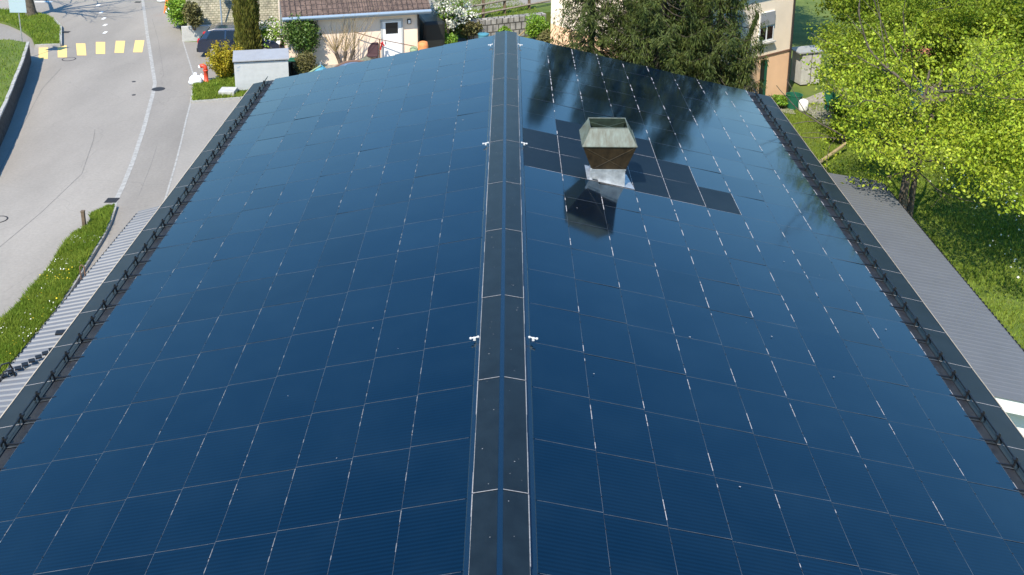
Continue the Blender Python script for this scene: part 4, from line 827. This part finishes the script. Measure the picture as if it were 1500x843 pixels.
p = G(446, 117); shrub('low_shrub', 'brownish green bush in front of the round garden tree', (p.x+.1, p.y+.3, 0), .85, 1.35, 3600, .05, 'olive', 47)
p = G(478, 92); shrub('topiary_ball', 'small yellow-green clipped ball by the pink house wall', (p.x, p.y, .0), .34, .75, 1300, .035, 'forsy', 48, cat='bush', stems=3)
for x, y, s, m_, l in ((420, 117, .75, 'black', 'black bin right of the grey box'), (429, 115, .8, 'green', 'dark green bin behind the black bin')):
    p = G(x, y); t = thing('wheelie_bin', l, 'bin', (p.x, p.y+.4, 0)); b = MB(); bx2(b, -.26*s, .26*s, -.3*s, .3*s, .05, 1.0*s, 1.0*s); b.obj('body', 'black', t, bevel=.02); b = MB(); b.box((0, -.02, 1.03*s), (.58*s, .68*s, .06)); b.obj('lid', m_, t, bevel=.02)

# ------------------------------------------------------------------ pink garage house
e0, e1 = G(421, 27, 2.62), G(631, 15, 2.62); dh = (e1-e0); dh.z = 0; LH = dh.length; dh.normalize(); nh = Vector((dh.y, -dh.x, 0)); back = -nh
hs = thing('garden_house', 'low pink rendered house with a brown tiled roof and white door', 'house')
OV = .45; f0 = e0+back*OV+dh*.0; f1 = e0+back*OV+dh*(LH-.55); f0 = Vector((f0.x, f0.y, 0)); f1 = Vector((f1.x, f1.y, 0)); D_ = 6
b = MB(); b.prism([f0.xy, f1.xy, (f1+back*D_).xy, (f0+back*D_).xy], -.1, 2.68); b.obj('wall', 'pink', hs)
b = MB(); q0, q1 = e0-dh*.25, e1; r_ = .62
def rp_(o, d, z=0): return o+back*d+Vector((0, 0, d*r_+z))
b.add([rp_(q0, 0, .06), rp_(q1, 0, .06), rp_(q1, 4.2, .06), rp_(q0, 4.2, .06), rp_(q0, 0, -.03), rp_(q1, 0, -.03), rp_(q1, 4.2, -.06), rp_(q0, 4.2, -.06)], [(0, 1, 2, 3), (7, 6, 5, 4), (0, 4, 5, 1), (1, 5, 6, 2), (3, 7, 4, 0), (2, 6, 7, 3)], 0); nr = int(LH/.25)
for k in range(nr): b.tube([rp_(q0.lerp(q1, (k+.5)/nr), .01, .075), rp_(q0.lerp(q1, (k+.5)/nr), 4.2, .075)], .032, 5)
b.obj('roof', 'tile', hs)
b = MB(); b.tube([q0-back*.09+Vector((0, 0, -.02)), q1-back*.09+Vector((0, 0, -.02))], .085, 10); b.box((q0+q1)/2+back*.03+Vector((0, 0, -.10)), ((q1-q0).length, .04, .17), M=Matrix.Rotation(math.atan2(dh.y, dh.x), 3, 'Z')); b.obj('gutter', 'gutterm', hs)
ah = math.atan2(dh.y, dh.x); RH = Matrix.Rotation(ah, 3, 'Z')
def hitf(x, y):
    d = ray(x, y); t = (f0-CAM).dot(nh)/d.dot(nh); P = CAM+d*t; return (P-f0).dot(dh), P.z
def hb(b, s, z, ws, hz, out, th, mi=0): b.box(f0+dh*s+Vector((0, 0, z))+nh*out, (ws, th, hz), mi, RH)
s_, z_2 = hitf(574, 55); b = MB()
hb(b, s_, 1.02, .98, 2.06, .02, .07); dr_ = b.obj('door', 'white', hs); sw, zw = hitf(573.5, 41); b = MB(); hb(b, sw, zw, .62, .56, .062, .02); b.obj('pane', 'darkglass', dr_); b = MB(); hb(b, s_-.36, 1.0, .04, .12, .08, .05); b.obj('handle', 'galv', dr_)
b = MB(); hb(b, s_-.52, 1.03, .09, 2.12, .03, .09); hb(b, s_+.52, 1.03, .09, 2.12, .03, .09); hb(b, s_, 2.10, 1.13, .09, .03, .09); b.obj('door_frame', 'box', dr_)
sl_, zl_ = hitf(599, 31.5); b = MB(); hb(b, sl_, zl_, .2, .27, .05, .1); la = b.obj('wall_lamp', 'iron', hs, bevel=.03); b = MB(); hb(b, sl_, zl_, .12, .18, .10, .03); b.obj('lamp_glass', 'white', la)
b = MB(); pp = f1+nh*.06-dh*.02; b.tube([(pp.x, pp.y, 0), (pp.x, pp.y, 2.5)], .045, 8); b.obj('downpipe', 'iron', hs)
# garden corner beside the house: black block standing in for tree shade
b = MB(); c0 = f1+dh*.35+back*.5; b.prism([c0.xy, (c0+dh*1.15).xy, (c0+dh*1.15+back*2.4).xy, (c0+back*2.4).xy], -.05, 1.75); tag(b.obj('shade_block', 'black', bevel=.15), 'black block in place of the tree shade right of the pink house', 'shade')
def pt_at(x, y, z=0): return G(x, y, z)
p = G(620, 87); b = MB(); b.lathe([(.22, 0), (.25, .03), (.27, .35), (.25, .36), (.27, .72), (.23, .90), (.15, .93), (.12, .9)], (p.x, p.y, 0), 22); tag(b.obj('chimney_pot', 'terra', smooth=True), 'tall terracotta pot standing at the corner of the pink house', 'pot')
p = G(608, 90); t = thing('potted_cactus', 'pale green cactus in a pinkish pot in front of the downpipe', 'plant', (p.x, p.y, 0)); b = MB(); b.lathe([(.18, 0), (.25, .42), (.21, .42)], (0, 0, 0), 16); b.obj('pot', 'pink', t); b = MB(); b.lathe([(.05, .4), (.2, .5), (.22, .62), (.15, .76), (.02, .8)], (-.05, 0, 0), 14); b.obj('cactus_body', 'cactus', t, smooth=True)
p = G(597, 91); t = thing('planter', 'brown planter box with green plants before the white door', 'planter', (p.x, p.y, 0)); b = MB(); b.box((0, 0, .22), (.6, .35, .3)); b.obj('trough', 'brown', t); shr = cards('plants', 'shrub2', rng.normal(0, .1, (300, 3))*[2, 1, .5]+[0, 0, .1], *leafaxes(300, .05), t)
b = MB(); t = thing('clothes_line', 'brown clothes pole with a sloping bar before the white door', 'clothes line'); a, c, d_ = G(519, 95), G(556.5, 93), G(607, 92)
def up_to(p, x, y): return GY(x, y, p.y)
b.tube([(c.x, c.y, 0), up_to(c, 556, 58)], .03, 7); b.obj('post', 'brown', t); b = MB(); b.tube([up_to(a, 518.5, 47), up_to(c, 556, 58), up_to(d_, 607, 68)], .022, 6); b.obj('bar', 'brown', t); b = MB(); b.tube([(a.x, a.y, 0), up_to(a, 519, 47)], .02, 6); b.obj('far_post', 'brown', t)
p = GY(560, 64, c.y); b = MB(); 
for k in range(6): b.tube([p+Vector((0, -.04, .05)), p+Vector((.10*math.cos(k), -.04, -.12+.22*math.sin(k*1.7)))], .035, 6)
tag(b.obj('red_cloth', 'lampred'), 'bunch of red cloth hanging on the clothes pole', 'cloth')
p = G(546, 93); t = thing('garden_chair', 'dark maroon cushioned garden chairs side covered, before the pink wall', 'chair', (p.x, p.y, 0)); t['label'] = 'dark maroon garden chair left of the clothes pole'
b = MB(); b.box((0, 0, .42), (.55, .5, .1)); b.obj('seat', 'maroon', t, bevel=.03); b = MB(); b.box((0, .25, .72), (.55, .09, .6), M=Matrix.Rotation(-.2, 3, 'X')); b.obj('backrest', 'maroon', t, bevel=.05)
for a_ in (-.22, .22):
    for c_ in (-.2, .2): b = MB(); b.tube([(a_, c_, 0), (a_, c_, .4)], .018, 6); b.obj('leg', 'brown', t)
p = G(537, 103); b = MB(); n = 18; vs = [(p.x, p.y, .72), ]; vs += [(p.x+.95*math.cos(k*6.283/n)*(1+.12*(-1)**k), p.y+.7*math.sin(k*6.283/n)*(1+.12*(-1)**k), .05) for k in range(n)]; b.add(vs, [(0, 1+k, 1+(k+1) % n) for k in range(n)]); tag(b.obj('garden_cover', 'cloth'), 'grey-green tent shaped cover on the garden bed before the pink wall', 'cover')
random.seed(9); p = G(503, 97); t = thing('pollard_willow', 'leafless shrub with a fan of tall pale shoots before the pink wall', 'shrub', (p.x, p.y, 0)); b = MB()
for x, h_ in ((-.35, .7), (.12, .75), (.55, .85)): b.tube([(x*.3, 0, -.05), (x*.7, .05, h_*.5), (x, 0, h_)], [.10, .08, .10], 7)
b.obj('trunk', 'bark', t); b = MB()
for k in range(46):
    x = random.choice((-.35, .12, .55)); h_ = {-.35: .7, .12: .75, .55: .85}[x]; L_ = random.uniform(1.1, 2.4); ang_ = random.gauss(0, .42)+x*.25; d_ = Vector((math.sin(ang_), random.gauss(-.05, .2), math.cos(ang_)))
    b.tube([Vector((x, 0, h_)), Vector((x, 0, h_))+d_*L_*.5+Vector((0, 0, .04)), Vector((x, 0, h_))+d_*L_*.95+Vector((0, 0, .16))], [.014, .010, .004], 4, cap=False)
b.obj('shoots', 'twig', t)
# arched shelter just behind the gable, with a teal end
sx0, sx1 = GY(478, 97, 39.5), GY(566, 91, 39.5); t = thing('arched_shelter', 'low arched shelter with a blue-grey sheet roof and brown rim behind the hall gable', 'shelter'); b = MB(); b2 = MB(); prev = None; zt_ = GY(520, 90.5, 39.5).z
A_ = []; n = 12
for k in range(n+1):
    f_ = k/n; x = sx0.x+(sx1.x-sx0.x)*f_; z = zt_-.55*abs(2*f_-1)**2.2-(.0); A_.append((x, z))
b.add([(x, 37.2, z-.02) for x, z in A_]+[(x, 39.5, z) for x, z in A_], [(k, k+1, n+2+k, n+1+k) for k in range(n)]); b.obj('sheet_roof', 'poly', t, smooth=True)
b2.tube([(x, 39.5, z+.02) for x, z in A_], .045, 6); b2.tube([(x, 37.2, z) for x, z in A_], .04, 6)
for x, z in (A_[0], A_[-1]):
    for y in (37.2, 39.5): b2.tube([(x, y, 0), (x, y, z)], .04, 6)
b2.obj('frame', 'brown', t)
p = GY(470, 101, 38.5); t = thing('parasol', 'folded teal and green parasol left of the arched shelter', 'parasol', (p.x, p.y, p.z)); b = MB(); b.lathe([(.02, .16), (.34, -.12), (.35, -.2)], (0, 0, 0), 8); b.obj('canopy', 'teal', t); b = MB(); b.tube([(0, 0, -p.z), (0, 0, .25)], .03, 6); b.obj('pole', 'galv', t); b = MB(); b.tube([(-.6, -.1, -.24), (.03, -.1, .15)], .03, 6); b.obj('strut', 'cactus', t)

# ------------------------------------------------------------------ middle back: blossom tree, stone wall, fence
p = G(655, 70); random.seed(3); t = broadleaf('blossom_tree', 'small tree full of white blossoms right of the pink house roof', (p.x, p.y+.6, 0), 61, 3.6, 1.0, 2.3, 1.3, 300, 6, .05, 'shrub2', cat='tree', csz=.12, nlimb=6, stems=((0, 0, .2, .06),))
P = rng.normal(0, 1, (2600, 3))*[.42, .42, .62]+[0, 0, 2.4]; i = rng.integers(0, 60, 2600); cc = rng.normal(0, 1, (60, 3))*[.5, .5, .75]+[0, 0, 2.35]; P = cc[i]+rng.normal(0, .13, (2600, 3)); U, V = leafaxes(2600, .05, 0, .9); cards('blossom', 'blossom', P, U, V, t)
for x, y, R_, H_, m_, l, sd in ((664, 62, .9, 1.6, 'shrub', 'dark green bush below the blossom tree', 62), (690, 64, .8, 1.3, 'olive', 'reddish olive bush left of the teal bin', 63), (680, 25, 1.1, 2.6, 'shrub2', 'tall yellow-green shrub behind the blossom tree', 64), (738, 60, .45, .75, 'shrub2', 'small bright bush right behind the ridge end', 65), (785, 64, 1.0, 1.5, 'shrub2', 'bright green bush right of the roof ridge', 66), (808, 72, 1.0, 1.0, 'olive', 'olive bush at the foot of the spruces', 67), (650, 78, .9, .9, 'shrub2', 'low green bush beside the terracotta pot', 68)):
    p = G(x, y); shrub('garden_shrub', l, (p.x, p.y+.4, 0), R_, H_, int(2600*R_*H_)+900, .06, m_, sd)
p = G(708, 66); b = MB(); b.lathe([(.24, 0), (.28, .55), (.30, .56), (.30, .62), (.1, .66)], (p.x, p.y, 0), 18); tag(b.obj('garden_bin', 'teal'), 'small teal bin before the stone wall, left of the ridge end', 'bin')
a, c = G(690, 62), G(800, 50); b = MB(); dd = (c-a).normalized(); nn = Vector((-dd.y, dd.x, 0)); b.prism([a.xy, c.xy, (c+nn*.5).xy, (a+nn*.5).xy], -.1, 1.15); tag(b.obj('stone_wall', 'rubble', bevel=.03), 'grey block stone wall behind the end of the ridge', 'wall')
tz = 1.1; b = MB(); b.prism([(a+nn*.5).xy, (c+nn*.5+dd*6).xy, (c+nn*22+dd*6).xy, (a+nn*22).xy], -.05, tz); struct(b.obj('terrace', 'gbase')); grass('terrace_grass', [(a+nn*.4).xy, (c+nn*.4).xy, (c+nn*6).xy, (a+nn*6).xy], tz-.02, 9000, .14, 'blade')
r1 = (a+nn*2.4-dd*2), (c+nn*2.4+dd*3); b = MB(); b.add([(q.x, q.y, tz+.01) for q in (r1[0]+nn*.2, r1[1]+nn*.2, r1[1]+nn*4.5, r1[0]+nn*4.5)], [(0, 1, 2, 3)]); struct(b.obj('upper_road', 'walk'))
fe = thing('wooden_fence', 'rail fence with wooden posts above the stone wall', 'fence'); P3 = [G(x, y, tz) for x, y in ((708, 27), (739, 21), (775, 14), (812, 7), (676, 33))]
for q in P3: b = MB(); b.box((q.x, q.y, tz+.55), (.16, .14, 1.15)); b.obj('post', 'woodp', fe)
P3.sort(key=lambda q: q.x)
for h_ in (.3, .8):
    b = MB()
    for u, v in zip(P3[:-1], P3[1:]): b.tube([(u.x, u.y-.09, tz+h_), (v.x, v.y-.09, tz+h_)], .055, 6)
    b.obj('rail', 'wood', fe)
a, c = G(757, 56, .1), G(770, 44, .6); b = MB(); b.tube([a, c], [.05, .04], 6); tag(b.obj('leaning_stake', 'twig'), 'pale wooden stake leaning on the stone wall right of the ridge', 'stake')
# garden floor behind the hall
b = MB(); b.add([(-9, 36, .0), (9.2, 36, .0), (9.2, 58, .0), (-9, 58, .0)], [(0, 1, 2, 3)]); struct(b.obj('garden', 'gravel'))
# far trees above the gardens (they show as reflections in the roof)
dup(tb, (-14, 78, 1), 1, 'green tree far behind the block embankment', scale=(1.2, 1.2, 1.1))
dup(tb, (-21, 84, 1), 3, 'green tree far behind the street at the top left', scale=(1.1, 1.1, 1.0))
